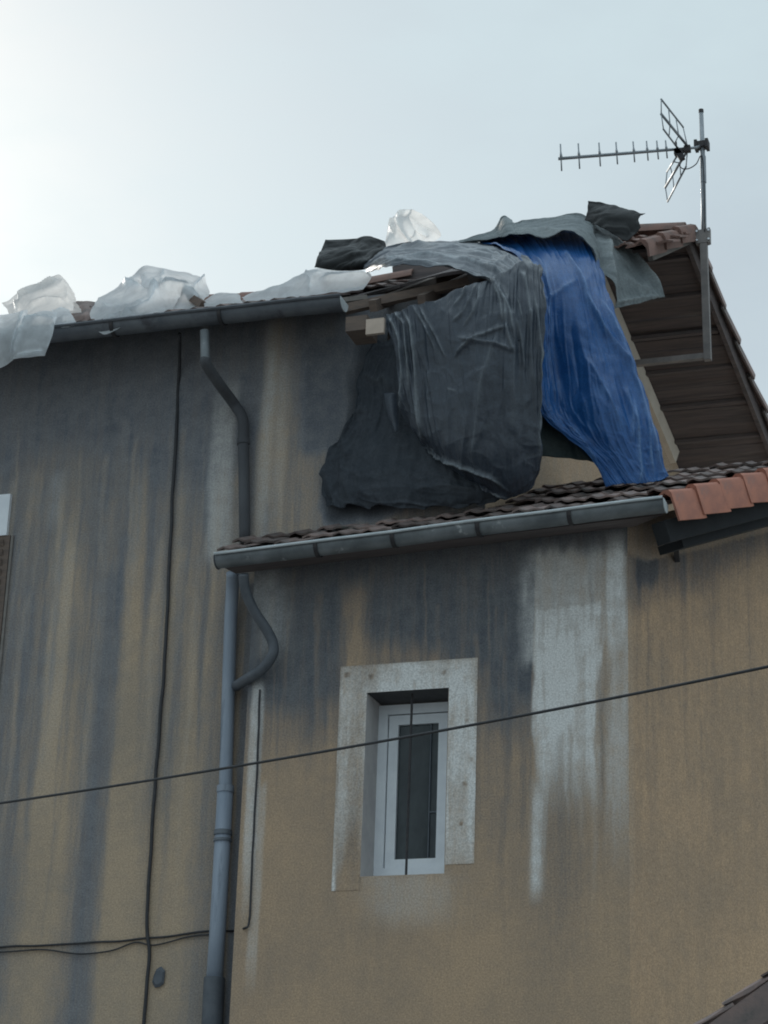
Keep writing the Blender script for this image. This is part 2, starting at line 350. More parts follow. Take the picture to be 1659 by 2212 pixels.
# ------------------------------------------------------------------ stain and shade maps (masks on fine wall grids, in metres on the wall)
def vnoise(x, z, fx, fz, seed):
    r = np.random.RandomState(seed); T = r.rand(256, 256)
    a, b = x * fx + 100.3, z * fz + 50.7; i, j = np.floor(a).astype(int), np.floor(b).astype(int); s, t = a - i, b - j
    s, t = s * s * (3 - 2 * s), t * t * (3 - 2 * t); g = lambda p, q: T[p % 256, q % 256]
    return (g(i, j) * (1 - s) + g(i + 1, j) * s) * (1 - t) + (g(i, j + 1) * (1 - s) + g(i + 1, j + 1) * s) * t - .5
def sstep(a, b, x): t = np.clip((x - a) / (b - a), 0, 1); return t * t * (3 - 2 * t)
class Stain:
    def __init__(s, X, Z, pt, seed):
        s.X, s.Z, s.pt = X, Z, pt
        s.n1 = vnoise(X, Z, 2.2, 1.3, seed) + .5 * vnoise(X, Z, 6, 2.5, seed + 1); s.n2 = vnoise(X, Z, 14, 3.5, seed + 2) + .6 * vnoise(X, Z, 40, 8, seed + 3)
    def col(s, u, v, hw, v0, v1, f0=60, f1=200, sharp=2, wob=.5):
        c = s.pt(u, v); k = 1 / 275.0
        dx = np.abs(s.X - c[0] + s.n1 * hw * k * wob + s.n2 * hw * k * .25) / (hw * k)
        za, zb = s.pt(u, v0)[1], s.pt(u, v1)[1]
        zz = s.Z + s.n1 * .10 + s.n2 * .03
        w_ = sstep(za + f0 * k / 2, za - f0 * k / 2, zz) * sstep(zb - f1 * k / 2, zb + f1 * k / 2, zz)
        return np.exp(-dx ** (2 * sharp)) * w_
    def drips(s, n, u0, u1, v0, v1, l0, l1, w0, w1, seed):    # many thin runs, each from a point of its own
        rr = random.Random(seed); out = np.zeros(s.X.shape); k = 1 / 275.0
        for _ in range(n):
            u, v, l, hw = rr.uniform(u0, u1), rr.uniform(v0, v1), rr.uniform(l0, l1), rr.uniform(w0, w1) * k; x, z = s.pt(u, v); a = rr.uniform(.35, 1) ; ph = rr.uniform(0, 9); l *= k
            t = (z - s.Z) / l; xx = s.X - x - .012 * np.sin(s.Z * 5 + ph) - .004 * np.sin(s.Z * 23 + ph)
            out += a * np.exp(-(xx / (hw * (1.15 - .55 * np.clip(t, 0, 1)))) ** 4) * sstep(-.02, .05, t) * sstep(1.0, .35, t)
        return np.clip(out, 0, 1)
    def above(s, pts, soft, wob=1.0):          # everything above a line (u, v) across the wall
        q = sorted(tuple(s.pt(u, v)) for u, v in pts); zl = np.interp(s.X, [a for a, b in q], [b for a, b in q])
        k = soft / 275.0; return sstep(-k, k, s.Z - zl + s.n1 * .35 * wob + s.n2 * .09 * wob)
    def rect(s, u0, u1, v0, v1, soft=4, wob=.15):
        (xa, za), (xb, zb) = s.pt(u0, (v0 + v1) / 2), s.pt(u1, (v0 + v1) / 2); k = soft / 275.0
        zt, zl = s.pt((u0 + u1) / 2, v0)[1], s.pt((u0 + u1) / 2, v1)[1]; n = (s.n1 + s.n2) * wob * .1
        return sstep(xa - k, xa + k, s.X + n) * sstep(xb + k, xb - k, s.X + n) * sstep(zl - k, zl + k, s.Z + n) * sstep(zt + k, zt - k, s.Z + n)
def wall_grid(o3, ax, L, z0, z1, step, hole=None, top=None):
    """upright sheet from o3 along ax; returns verts, faces and the (run, height) of each vertex. hole = (a0, a1, z0, z1)"""
    xs = list(np.arange(0, L, step * .55)) + [L]; zs = list(np.arange(z0, z1, step)) + [z1]
    if hole:
        for q in hole[:2]: xs[int(np.argmin([abs(a - q) for a in xs]))] = q
        for q in hole[2:]: zs[int(np.argmin([abs(a - q) for a in zs]))] = q
    nx, nzv = len(xs), len(zs); A, Zg = np.meshgrid(xs, zs)
    if top is not None: Zg = np.minimum(Zg, top(A))
    V = [Vector((o3.x + ax.x * A[j, i], o3.y + ax.y * A[j, i], Zg[j, i])) for j in range(nzv) for i in range(nx)]
    Fc = []
    for j in range(nzv - 1):
        for i in range(nx - 1):
            if hole and hole[0] - 1e-6 <= xs[i] and xs[i + 1] <= hole[1] + 1e-6 and hole[2] - 1e-6 <= zs[j] and zs[j + 1] <= hole[3] + 1e-6: continue
            if top is not None and Zg[j + 1, i] - Zg[j, i] < 1e-6 and Zg[j + 1, i + 1] - Zg[j, i + 1] < 1e-6: continue
            Fc.append((j * nx + i, j * nx + i + 1, (j + 1) * nx + i + 1, (j + 1) * nx + i))
    return V, Fc, A.ravel(), Zg.ravel()
def paint(o, soot_shade, pale):
    for nme, a in (('soot_shade', soot_shade), ('pale', pale)):
        at = o.data.attributes.new(nme, 'FLOAT', 'POINT'); at.data.foreach_set('value', np.clip(a, 0, 1.5).astype(np.float32))

# tall wall (left part, and above the lean-to)
ax = Vector((1, 0, 0)); o3 = Vector((X_LEFT, YW, 0)); L = XG - X_LEFT
V, Fc, A, Z = wall_grid(o3, ax, L, 0, EZ(0) + .25, .026, (XL0 + .1 - X_LEFT, L, 0.0, 6.6))
s = Stain(A, Z, lambda u, v: (P(u, v, YW).x - X_LEFT, P(u, v, YW).z), 11)
soot_shade = .95 * s.above([(-300, 1120), (0, 1100), (120, 1030), (250, 1060), (350, 1130), (420, 1120), (520, 1060), (600, 900), (680, 1000), (760, 1090), (1100, 1100)], 130, .5)
soot_shade = np.maximum(soot_shade, .70 * s.above([(-300, 1800), (60, 1800), (150, 1250), (260, 1400), (370, 1320), (400, 1230), (550, 1300), (1100, 1300)], 190, .9))
soot_shade = np.maximum(soot_shade, .36 * s.above([(-300, 2600), (100, 2600), (160, 1600), (300, 1900), (420, 1500), (1100, 1300)], 220, 1.0))
soot_shade = np.maximum(soot_shade, .92 * s.col(200, 1700, 42, 1180, 2700, 200, 300, 1.2, .5))
soot_shade = np.maximum(soot_shade, .55 * s.col(235, 1300, 32, 1000, 1700, 200, 400, 1.2, .5))
soot_shade = np.maximum(soot_shade, .70 * s.col(15, 1700, 60, 900, 2600, 200, 900, 1.5, .5))
soot_shade = np.maximum(soot_shade, .35 * s.col(75, 1700, 30, 1000, 2400, 200, 700, 1.2, .5))
soot_shade = np.maximum(soot_shade, .5 * s.col(465, 1700, 40, 1250, 2400, 200, 500, 1.5, .4))
soot_shade = np.maximum(soot_shade, .95 * s.col(519, 1750, 13, 1250, 2500, 20, 60, 3, .15))  # shade in the gap beside the downpipe, painted into the wall mask
soot_shade = np.maximum(soot_shade, .85 * s.col(527, 1020, 17, 880, 1200, 20, 60, 3, .15))
soot_shade = np.maximum(soot_shade, .75 * s.col(425, 1000, 14, 780, 1130, 80, 120, 2, .3))
soot_shade -= .58 * s.col(125, 1330, 30, 1080, 2050, 260, 500, 1.3, .6)
soot_shade -= .45 * s.col(290, 1300, 22, 1020, 2300, 300, 400, 1.2, .6)
soot_shade -= .40 * s.col(255, 1900, 30, 1500, 2400, 300, 300, 1.2, .4)
soot_shade = np.maximum(soot_shade, 1.1 * s.rect(625, 1100, 700, 985, 40, .8))
soot_shade -= .30 * s.col(578, 930, 20, 700, 1180, 200, 60, 1.6, .35)
soot_shade -= .22 * s.col(645, 1060, 45, 1000, 1200, 150, 60, 1.6, .35)
soot_shade -= .25 * s.col(605, 780, 40, 690, 1000, 40, 200, 1.6, .35)
pale = .55 * s.col(480, 1020, 27, 860, 1210, 120, 40, 2.5, .3) + .50 * s.col(577, 920, 14, 730, 1150, 200, 160, 1.2, .3) + .22 * s.col(608, 900, 10, 780, 1120, 120, 160, 1.2, .4) + .20 * s.col(600, 760, 30, 690, 900, 60, 200, 1.2, .3)
pale += .16 * s.col(128, 1330, 26, 1150, 1700, 100, 300, 1.2, .5) + .25 * s.col(122, 1090, 20, 1020, 1130, 40, 60, 1.2, .6) + .22 * s.col(442, 745, 9, 705, 800, 30, 60, 1.4, .3)
pale += .12 * s.col(295, 1120, 12, 1020, 1250, 60, 100, 1.2, .4)
dr = s.drips(70, -40, 660, 760, 1350, 250, 1100, 2, 9, 5); soot_shade = soot_shade + .34 * dr * (1 - np.clip(soot_shade, 0, 1)) + .12 * dr
lt = s.drips(46, -40, 660, 880, 1300, 200, 900, 2, 10, 6); soot_shade = soot_shade - .26 * lt; pale = pale + .10 * lt
chip = 0 * s.col(344, 2112, 15, 2092, 2134, 12, 12, 2, 1.3)
soot_shade = np.maximum(soot_shade, 1.6 * chip)
soot_shade = np.maximum(soot_shade, 1.45 * s.col(800, 900, 95, 700, 1125, 120, 60, 2, .9)); soot_shade = np.maximum(soot_shade, 1.15 * s.col(728, 1030, 55, 930, 1110, 80, 40, 1.6, 1.0))
wl_ = obj('wall', (V, Fc), m_wall_left, house); paint(wl_, soot_shade, pale)

c_ = P(344, 2112, YW - .012)
stub = [(c_ + Vector((math.cos(a) * .05 * q, -.012 * z_, math.sin(a) * .068 * q))) for z_, f_ in ((0, 1), (1, .7)) for a, q in ((i * .7, f_ * (.8 + .35 * abs(math.sin(i * 2.3)))) for i in range(9))]
obj('patch_plate', (stub, [tuple(range(9)), tuple(range(17, 8, -1))] + [(i, (i + 1) % 9, 9 + (i + 1) % 9, 9 + i) for i in range(9)]), m_swan, house)
# lean-to front with the window opening
LZT = P(900, 1180, 0).z + .12
L = XC - XL0; o3 = Vector((XL0, 0, 0))
wa, wb = P(785, 1700, 0).x - XL0, P(964, 1690, 0).x - XL0; wz0, wz1 = P(870, 1890, 0).z, P(880, 1491, 0).z
V, Fc, A, Z = wall_grid(o3, ax, L, 0, LZT, .017, (wa, wb, wz0, wz1))
s = Stain(A, Z, lambda u, v: (P(u, v, 0).x - XL0, P(u, v, 0).z), 23)
soot_shade = .95 * s.above([(520, 1540), (650, 1560), (730, 1540), (765, 1380), (800, 1420), (1040, 1470), (1100, 1540), (1146, 1530), (1160, 1205), (1300, 1205), (1420, 1205)], 60, .35)
soot_shade = np.maximum(soot_shade, .5 * s.above([(520, 1690), (700, 1660), (740, 1600), (1020, 1620), (1100, 1660), (1180, 1540), (1300, 1440), (1420, 1420)], 140, .7))
soot_shade = np.maximum(soot_shade, .9 * s.col(1090, 1450, 50, 1150, 1590, 40, 140, 2, .4))
soot_shade = np.maximum(soot_shade, .35 * s.col(1210, 1800, 60, 1500, 2050, 200, 250, 1.5, .6))
soot_shade = np.maximum(soot_shade, .8 * s.col(690, 1420, 40, 1180, 1620, 40, 160, 1.5, .5))
soot_shade = np.maximum(soot_shade, .22 * s.above([(500, 2050), (900, 1950), (1300, 1900), (1420, 1900)], 250, .5))
soot_shade -= .7 * s.col(765, 1360, 24, 1270, 1470, 70, 80, 1.6, .5)
soot_shade -= .25 * s.col(620, 1720, 80, 1600, 2000, 120, 200, 1.5, .5)
pale = 1.0 * s.rect(1152, 1292, 1310, 1900, 4, .35) * sstep(P(1200, 1800, 0).z, P(1200, 1540, 0).z, Z + .5 * s.n1 * .3)
pale *= 1 - .25 * s.above([(1100, 1340), (1420, 1340)], 40, .6)
pale = np.maximum(pale, .52 * s.rect(1135, 1298, 1190, 1420, 22, .8))
pale = np.maximum(pale, .75 * s.col(1158, 1820, 11, 1700, 1930, 60, 60, 1.3, .8))
pale = np.maximum(pale, .40 * s.col(1275, 1450, 20, 1290, 1640, 60, 120, 1.5, .4))
pale = np.maximum(pale, .98 * s.col(1326, 1290, 20, 1165, 1440, 40, 160, 2.2, .35))
pale = np.maximum(pale, .52 * s.col(1336, 1500, 22, 1300, 1760, 100, 300, 2.0, .45))
pale = np.maximum(pale, .30 * s.col(590, 1290, 38, 1210, 1420, 50, 80, 1.3, 1.0))
pale = np.maximum(pale, .60 * s.col(548, 1690, 13, 1480, 1930, 30, 200, 3, .25))
pale = np.maximum(pale, .30 * s.col(548, 1990, 11, 1700, 2100, 30, 100, 3, .25))
pale = np.maximum(pale, .22 * s.col(880, 1930, 90, 1885, 1990, 30, 60, 2, .4))
soot_shade = np.maximum(soot_shade, .95 * s.above([(500, 1235), (1100, 1225), (1290, 1215), (1420, 1215)], 22, .35)); pale *= 1 - .5 * s.above([(500, 1205), (1420, 1195)], 20, .3)
pale = np.maximum(pale, .15 * s.col(1190, 1260, 60, 1240, 1300, 20, 40, 2, .4))
dr = s.drips(60, 560, 1300, 1190, 1480, 150, 560, 2, 8, 15); soot_shade = soot_shade + .30 * dr * (1 - np.clip(soot_shade, 0, 1)) * (1 - .7 * np.clip(pale, 0, 1)) + .10 * dr
lt = s.drips(26, 560, 1140, 1200, 1450, 120, 420, 2, 8, 16); soot_shade = soot_shade - .22 * lt; pale = pale * (1 - .35 * s.drips(22, 1140, 1350, 1200, 1600, 150, 420, 2, 7, 17)) + .20 * s.drips(16, 1150, 1345, 1480, 1700, 120, 330, 2, 6, 18)
lf = obj('wall', (V, Fc), m_wall, house); paint(lf, soot_shade, pale)
# return of the lean-to against the tall wall
rt = obj('wall', ([Vector((XL0, 0, 0)), Vector((XL0, YW, 0)), Vector((XL0, YW, LZT)), Vector((XL0, 0, LZT))], [(0, 1, 2, 3)]), m_wall, house); paint(rt, np.full(4, .7), np.zeros(4))
# side wall of the lean-to
L = 3.0; o3 = Vector((XC, 0, 0)); EZ2A, EZ2B = P(465, 1196, -.30), P(1445, 1080, -.30)
E2S = (EZ2B.z - EZ2A.z) / (EZ2B.x - EZ2A.x); YE2 = -.30; T2 = .535
def EZ2(x): return EZ2A.z + E2S * (x - EZ2A.x)
def ZL(x, y): return EZ2(min(x, EZ2B.x)) + T2 * (y - YE2)
V, Fc, A, Z = wall_grid(o3, G2, L, 0, 9, .025, None, lambda a: ZL(XC, 0) - .16 + T2 * G2.y * a + 0 * a)
n2 = Vector((G2.y, -G2.x, 0))
def ps(u, v): q = PP(u, v, o3, n2); return ((q - o3).dot(G2), q.z)
s = Stain(A, Z, ps, 31)
soot_shade = .75 * s.above([(1340, 1300), (1420, 1290), (1500, 1270), (1659, 1230), (1900, 1180)], 55, .7)
soot_shade = np.maximum(soot_shade, 1.15 * s.col(1395, 1190, 40, 1100, 1275, 30, 70, 2, .7))
soot_shade = np.maximum(soot_shade, .18 * s.above([(1340, 2000), (1900, 1900)], 500, .6))
fr_ = s.above([(1400, 1212), (1659, 1150), (1900, 1095)], 4, .05)
soot_shade = soot_shade * (1 - .55 * fr_); pale = .30 * fr_
pale = np.maximum(pale, .18 * s.col(1362, 1500, 8, 1200, 1900, 60, 300, 1.5, .5))
dr = s.drips(26, 1360, 1760, 1180, 1400, 150, 600, 2, 8, 25); soot_shade = soot_shade + .16 * dr
sw = obj('wall', (V, Fc), m_side, house); paint(sw, soot_shade, pale)
# gable wall of the tall house
def gwall():
    V, Fc = [], []; n = 40
    for k in range(n + 1):
        y = YW + (2 * YR - YE - .1 - YW) * k / n; x = XG + math.tan(R(11)) * (y - YW)
        V += [Vector((x, y, 5.0)), Vector((x, y, min(ZF(XV(y), y), ZR(XV(y), y)) - .09))]
    for k in range(n): Fc.append((2 * k, 2 * k + 2, 2 * k + 3, 2 * k + 1))
    return V, Fc
gw = obj('wall', gwall(), m_side, house); nvv = len(gw.data.vertices); paint(gw, np.full(nvv, .0), np.full(nvv, .35))

# ------------------------------------------------------------------ window
WY = .30
def rectframe(x0, x1, z0, z1, t, y0, y1):
    return join(box(((x0 + t / 2), (y0 + y1) / 2, (z0 + z1) / 2), t, y1 - y0, z1 - z0), box(((x1 - t / 2), (y0 + y1) / 2, (z0 + z1) / 2), t, y1 - y0, z1 - z0),
                box(((x0 + x1) / 2, (y0 + y1) / 2, z0 + t / 2), x1 - x0 - 2 * t, y1 - y0, t), box(((x0 + x1) / 2, (y0 + y1) / 2, z1 - t / 2), x1 - x0 - 2 * t, y1 - y0, t))
wx0, wx1 = XL0 + wa, XL0 + wb
reveal = join(([Vector((wx0, 0, wz0)), Vector((wx0, WY + .08, wz0)), Vector((wx0, WY + .08, wz1)), Vector((wx0, 0, wz1))], [(0, 1, 2, 3)]),
              ([Vector((wx1, 0, wz0)), Vector((wx1, WY + .08, wz0)), Vector((wx1, WY + .08, wz1)), Vector((wx1, 0, wz1))], [(0, 1, 2, 3)]),
              ([Vector((wx0, 0, wz1)), Vector((wx1, 0, wz1)), Vector((wx1, WY + .08, wz1)), Vector((wx0, WY + .08, wz1))], [(0, 1, 2, 3)]))
m_reveal = plain('sooty_reveal', (.40, .385, .39), (.50, .48, .47), 6, .9, .3, 50)
m_lintel = plain('shaded_lintel', (.045, .048, .052), (.075, .076, .08), 6, .9, .3, 50)  # shadow under the lintel put into a darker colour than the reveal
rv = obj('window_reveal', (reveal[0], reveal[1][:2]), m_reveal, house)
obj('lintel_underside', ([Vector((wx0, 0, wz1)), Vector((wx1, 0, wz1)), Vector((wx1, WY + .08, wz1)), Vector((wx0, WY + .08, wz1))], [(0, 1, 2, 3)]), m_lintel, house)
# raised pale surround (top and two jambs), its paint worn away lower down
def surround():
    xo0, xo1 = P(727, 1660, 0).x, P(1026, 1640, 0).x; zo1 = P(880, 1431, 0).z; zo0 = P(720, 1925, 0).z; st = .0125
    xs = np.arange(xo0, xo1 + st, st); zs = np.arange(zo0, zo1 + st, st)
    V, idx, Fc = [], {}, []
    def vid(i, j):
        if (i, j) not in idx:
            idx[(i, j)] = len(V); V.append(Vector((xs[i], -.003, zs[j])))
        return idx[(i, j)]
    zi = wz1 + .0
    for i in range(len(xs) - 1):
        for j in range(len(zs) - 1):
            xm, zm = (xs[i] + xs[i + 1]) / 2, (zs[j] + zs[j + 1]) / 2
            if wx0 < xm < wx1 and zm < wz1: continue
            nn_ = noise.noise(Vector((xm * 9, 0, zm * 5))) + .6 * noise.noise(Vector((xm * 30, 3, zm * 22)))
            if xm > wx1 and zm < P(1000, 1866, 0).z: continue
            
            Fc.append((vid(i, j), vid(i + 1, j), vid(i + 1, j + 1), vid(i, j + 1)))
    return V, Fc
V, Fc = surround()
sr = obj('window_surround', (V, Fc), m_wall, house)
A = np.array([v.x for v in V]); Z = np.array([v.z for v in V])
s = Stain(A, Z, lambda u, v: (P(u, v, 0).x, P(u, v, 0).z), 47)
fade = sstep(P(740, 1930, 0).z, P(740, 1660, 0).z, Z + s.n1 * .1)
leftp = (A < wx0 + .01)
pale = np.where(leftp, .78 * fade, .92) * (1 - .35 * sstep(P(880, 1500, 0).z, P(880, 1430, 0).z, Z + s.n2 * .05))
pale = np.where(leftp, np.maximum(pale, .75 * s.col(722, 1750, 9, 1560, 1950, 60, 60, 2, .6)), pale)
pale -= .35 * s.col(768, 1700, 14, 1560, 1950, 100, 60, 1.5, .5)
pale = np.where(A > wx1 - .01, pale * (.45 + .55 * sstep(P(1000, 1890, 0).z, P(1000, 1800, 0).z, Z)), pale)
edge_ = np.minimum(np.minimum(A - A.min(), A.max() - A), Z.max() - Z) + s.n2 * .02
pale = pale * (.62 + .38 * sstep(.0, .025, edge_)) * (1 + .6 * s.n2) * (1 + .8 * s.n1)
pale = pale * (1 - .45 * s.drips(26, 730, 1030, 1430, 1700, 80, 300, 2, 6, 48))
spots = sum(s.col(u, v, r_, v - r_ * 1.1, v + r_ * 1.1, 4, 4, 2, .8) for u, v, r_ in ((748, 1465, 5), (1003, 1700, 5), (995, 1790, 4), (1018, 1640, 4), (960, 1450, 4), (800, 1475, 4), (1008, 1560, 3)))
paint(sr, .12 + .30 * (1 - pale) * fade + .2 * spots + .3 * np.maximum(s.n1, 0), pale - .6 * spots)
win = obj('window', rectframe(P(816, 1700, WY).x, P(988, 1700, WY).x, P(880, 1897, WY).z, P(880, 1524, WY).z, .066, WY - .03, WY + .05), m_pvc, house)
fx0, fx1 = P(816, 1700, WY).x + .072, P(988, 1700, WY).x - .072; fz0, fz1 = P(880, 1897, WY).z + .060, P(880, 1524, WY).z - .072
obj('sash', rectframe(fx0, fx1, fz0, fz1, .068, WY - .012, WY + .04), m_pvc, win)
gp = box(((fx0 + fx1) / 2, WY + .02, (fz0 + fz1) / 2), fx1 - fx0 - .12, .012, fz1 - fz0 - .12); obj('pane', gp, mg, win)
mun = P(928, 1700, WY).x
obj('glazing_bar', join(box((mun, WY + .006, (fz0 + fz1) / 2), .006, .012, fz1 - fz0 - .13), box(((mun + fx1 - .068) / 2, WY + .006, P(930, 1754, WY).z), fx1 - .068 - mun, .010, .008)), m_pipedark, win)
gk = rectframe(P(816, 1700, WY).x + .066, P(988, 1700, WY).x - .066, fz0 - .006, fz1 + .006, .011, WY - .005, WY + .03); obj('shadow_gap', gk, m_iron, win)  # dark strip painting the shadow gap between frame and sash
obj('window_sill', ([Vector((wx0, .001, wz0)), Vector((wx1, .001, wz0)), Vector((wx1, WY + .06, P(880, 1897, WY).z + .012)), Vector((wx0, WY + .06, P(880, 1897, WY).z + .012))], [(0, 1, 2, 3)]), m_reveal, house)
bt, bb = P(890, 1512, .09), P(877, 1893, .09)
obj('window_bar', tube([(bt.x, .09, wz1), (bb.x, .09, wz0 - .0)], .009, 8), m_iron, house)
# window at the far left, only its right edge in view
lx1 = P(22, 1115, YW).x
lw = obj('window', box(((lx1 + X_LEFT) / 2, YW - .016, P(0, 1116, YW).z), lx1 - X_LEFT, .032, P(0, 1072, YW).z - P(0, 1160, YW).z), m_pvc, house)
z1_, z0_ = P(0, 1160, YW).z, P(0, 1520, YW).z
def shutter():
    x1 = P(11, 1300, YW).x; parts = [box(((x1 + X_LEFT) / 2, YW - .012, (z0_ + z1_) / 2), x1 - X_LEFT, .02, z1_ - z0_)]
    for k in range(16): parts.append(box(((x1 - .03 + X_LEFT) / 2, YW - .03, z1_ - .06 - k * .078), x1 - X_LEFT - .06, .012, .05, ay=Vector((0, .9, .4)), az=Vector((0, -.4, .9))))
    return join(*parts)
obj('shutter', shutter(), m_wood, lw)
obj('jamb', box((P(15, 1300, YW).x, YW - .01, (z0_ + z1_) / 2), .02, .016, z1_ - z0_), m_mortar, lw)

# ------------------------------------------------------------------ roofs
def tile_mesh(w_, l_, seed=0, nx=9):            # one interlocking clay tile, lower end at y=0, going up along +y, in local axes
    V, Fc = [], []; ts = (0.0, .5, 1.0)
    def h(a): return .020 * math.exp(-((a - .2) / .13) ** 2) + .010 * math.exp(-((a - .72) / .17) ** 2)
    for layer in (0, 1):
        for t in ts:
            for i in range(nx + 1):
                a = i / nx; V.append(Vector((a * w_, t * l_, h(a) + .030 * (1 - t) - (.014 if layer else 0))))
    n = nx + 1; m = n * len(ts)
    for j in range(len(ts) - 1):
        for i in range(nx):
            q = j * n + i; Fc.append((q, q + 1, q + n + 1, q + n)); Fc.append((m + q, m + q + n, m + q + n + 1, m + q + 1))
    for i in range(nx): Fc.append((i, m + i, m + i + 1, i + 1))
    for j in range(len(ts) - 1):
        a, b = j * n, (j + 1) * n; Fc.append((a, b, m + b, m + a)); a, b = a + nx, b + nx; Fc.append((a, m + a, m + b, b))
    return V, Fc
def tile_field(keep, x0, x1, zf, y0, y1, ta, w_=.21, l_=.36, gauge=.32, seed=1, jit=.012, missing=0):
    rr = random.Random(seed); parts = []; c = math.sqrt(1 + ta * ta); ys = y0
    k = 0
    while ys < y1:
        x = x0 + (k % 2) * 0
        while x < x1:
            if keep(x + w_ / 2, ys + .1) and rr.random() >= missing:
                b = Vector((x, ys, zf(x, ys))); up = Vector((0, 1, ta)).normalized(); side = Vector((1, 0, 0)); nn = side.cross(up)
                tilt = (rr.random() - .5) * .05; dz = (rr.random() - .5) * jit; dy = (rr.random() - .5) * .03
                tv, tf = tile_mesh(w_ * 1.02, l_)
                parts.append(([b + side * (p.x + p.y * tilt) + up * (p.y + dy) + nn * (p.z + dz + .012) for p in tv], tf))
            x += w_
        ys += gauge / c; k += 1
    return join(*parts)
# main roof, front slope: tiles on the left, bare deck in the broken middle, tiles again at the verge
XBR = P(745, 640, -.2).x
def slope_slab(x0, xf, y0, y1, zfun, th, n=14):
    V, Fc = [], []
    m = 10
    for j in range(m + 1):
        y = y0 + (y1 - y0) * j / m
        for i in range(n + 1):
            x = x0 + (xf(y) - x0) * i / n; z = zfun(x, y); V += [Vector((x, y, z)), Vector((x, y, z - th))]
    st = 2 * (n + 1)
    for j in range(m):
        for i in range(n):
            a = j * st + 2 * i; Fc.append((a, a + 2, a + st + 2, a + st)); Fc.append((a + 1, a + st + 1, a + st + 3, a + 3))
    for j in range(m):
        a = j * st; Fc.append((a, a + st, a + st + 1, a + 1)); a += 2 * n; Fc.append((a, a + 1, a + st + 1, a + st))
    for i in range(n):
        a = 2 * i; Fc.append((a, a + 1, a + 3, a + 2)); a += m * st; Fc.append((a, a + 2, a + 3, a + 1))
    return V, Fc
roof = obj('roof', tile_field(lambda x, y: x < XBR - .1 - .25 * (y > .6) + .2 * (y > 1.2), X_LEFT, XV(YR), lambda x, y: ZF(x, y), YE - .02, YR - .15, .6, seed=3), m_tile, house)
obj('roof_tiles', tile_field(lambda x, y: x > XV(y) - .55 and y > 1.15, X_LEFT, XV(YR), lambda x, y: ZF(x, y), YE - .02, YR - .15, .645, seed=4), m_pink, roof)
obj('roof_deck', slope_slab(X_LEFT, lambda y: XV(y) - .02, YE + 1.45, YR, lambda x, y: ZF(x, y) - .012, .03), m_board, roof)
obj('roof_deck', slope_slab(X_LEFT, lambda y: XBR - .05, YE, YE + 1.45, lambda x, y: ZF(x, y) - .012, .03), m_board, roof)
# rear slope: boards of the overhang, seen from below
def rear_boards():
    parts = []; y = YR + .005; wdt = .085
    while y < 2 * YR - YE + .1:
        for x0, x1 in ((X_LEFT, 0.3), (.3, None)):
            if x1 is None: xa, xb, xc, xd = x0, XV(y) - .05, XV(y + wdt - .01) - .05, x0
            else: xa, xb, xc, xd = x0, x1, x1, x0
            dz = (rnd.random() - .5) * .026
            zz = lambda x, yy: ZF(min(x, XV(YR)), YR) - .645 * (yy - YR) - .03 + dz
            q = [Vector((xa, y, zz(xa, y) - .022)), Vector((xb, y, zz(xb, y) - .022)), Vector((xc, y + wdt - .009, zz(xc, y + wdt) - .022)), Vector((xd, y + wdt - .009, zz(xd, y + wdt) - .022))]
            parts.append(box8(q + [p + Vector((0, 0, .022)) for p in q]))
        y += wdt
    return join(*parts)
obj('soffit_boards', rear_boards(), m_board, roof)
def battens():
    parts = []
    for k in range(7):
        y = YR + .12 + k * .30; z = ZF(XV(YR), YR) - .645 * (y - YR) - .066
        xw = XG + math.tan(R(11)) * (y - YW) - .1; parts.append(beam((xw, y, z), (XV(y) - .07, y, z + (rnd.random() - .5) * .01), .045, .03))
    return parts
for bp in battens(): obj('batten', bp, m_board, roof)
zridge = lambda x: ZF(min(x, XV(YR)), YR)
obj('ridge_beam', beam((XBR - .35, YR, zridge(XBR - .35) + .05), (XV(YR) - 1.0, YR, zridge(XV(YR) - 1.0) + .03), .10, .22), m_board, roof)
zrear = lambda y: zridge(9) - .645 * (y - YR)
# purlin ends and verge boards
for y in ():
    xw = XG + math.tan(R(11)) * (y - YW)
    obj('purlin', beam((xw - .2, y, zrear(y) - .10), (XV(y) - .10, y, zrear(y) - .10), .07, .08), m_board, roof)
vA, vB = Vector((XV(YR) - .03, YR, zrear(YR) - .05)), Vector((XV(4.2) - .03, 4.2, zrear(4.2) - .05))
obj('barge_board', beam(vA, vB, .035, .13), m_board, roof)
vC = Vector((XV(1.15) - .03, 1.15, ZF(XV(1.15), 1.15) - .055))
obj('barge_board', beam(vC, vA + Vector((0, -.03, 0)), .04, .11), m_mortar, roof)
# verge tiles
def verge_tile(length, drop, roll, dvec, out):     # lower end at origin, running along dvec
    up = out.cross(dvec).normalized()
    if up.z < 0: up = -up
    prof = [(-.16, -.005), (-.14, .012), (-.08, .018), (-.03, roll), (.012, roll * .8), (.030, roll * .2), (.032, -drop), (.016, -drop), (.012, -.02), (-.03, roll - .02), (-.08, .0), (-.14, -.008)]
    V = []; n = len(prof)
    for t, lift in ((0, .026), (.08, .024), (.92, .0), (1, 0)):
        for a, b in prof:
            dd = b - (.012 if (t in (0, 1) and b < -.03) else 0) * 0
            V.append(out * (a + (.012 if t < .5 else 0)) + up * (dd + lift) + dvec * (t * length))
    Fc = []
    for j in range(3):
        for i in range(n): Fc.append((j * n + i, j * n + (i + 1) % n, (j + 1) * n + (i + 1) % n, (j + 1) * n + i))
    Fc += [tuple(range(n))[::-1], tuple(range(3 * n, 4 * n))]
    return V, Fc
def rot_small(o, k): o.rotation_euler = ((rnd.random() - .5) * k, (rnd.random() - .5) * k, (rnd.random() - .5) * k)
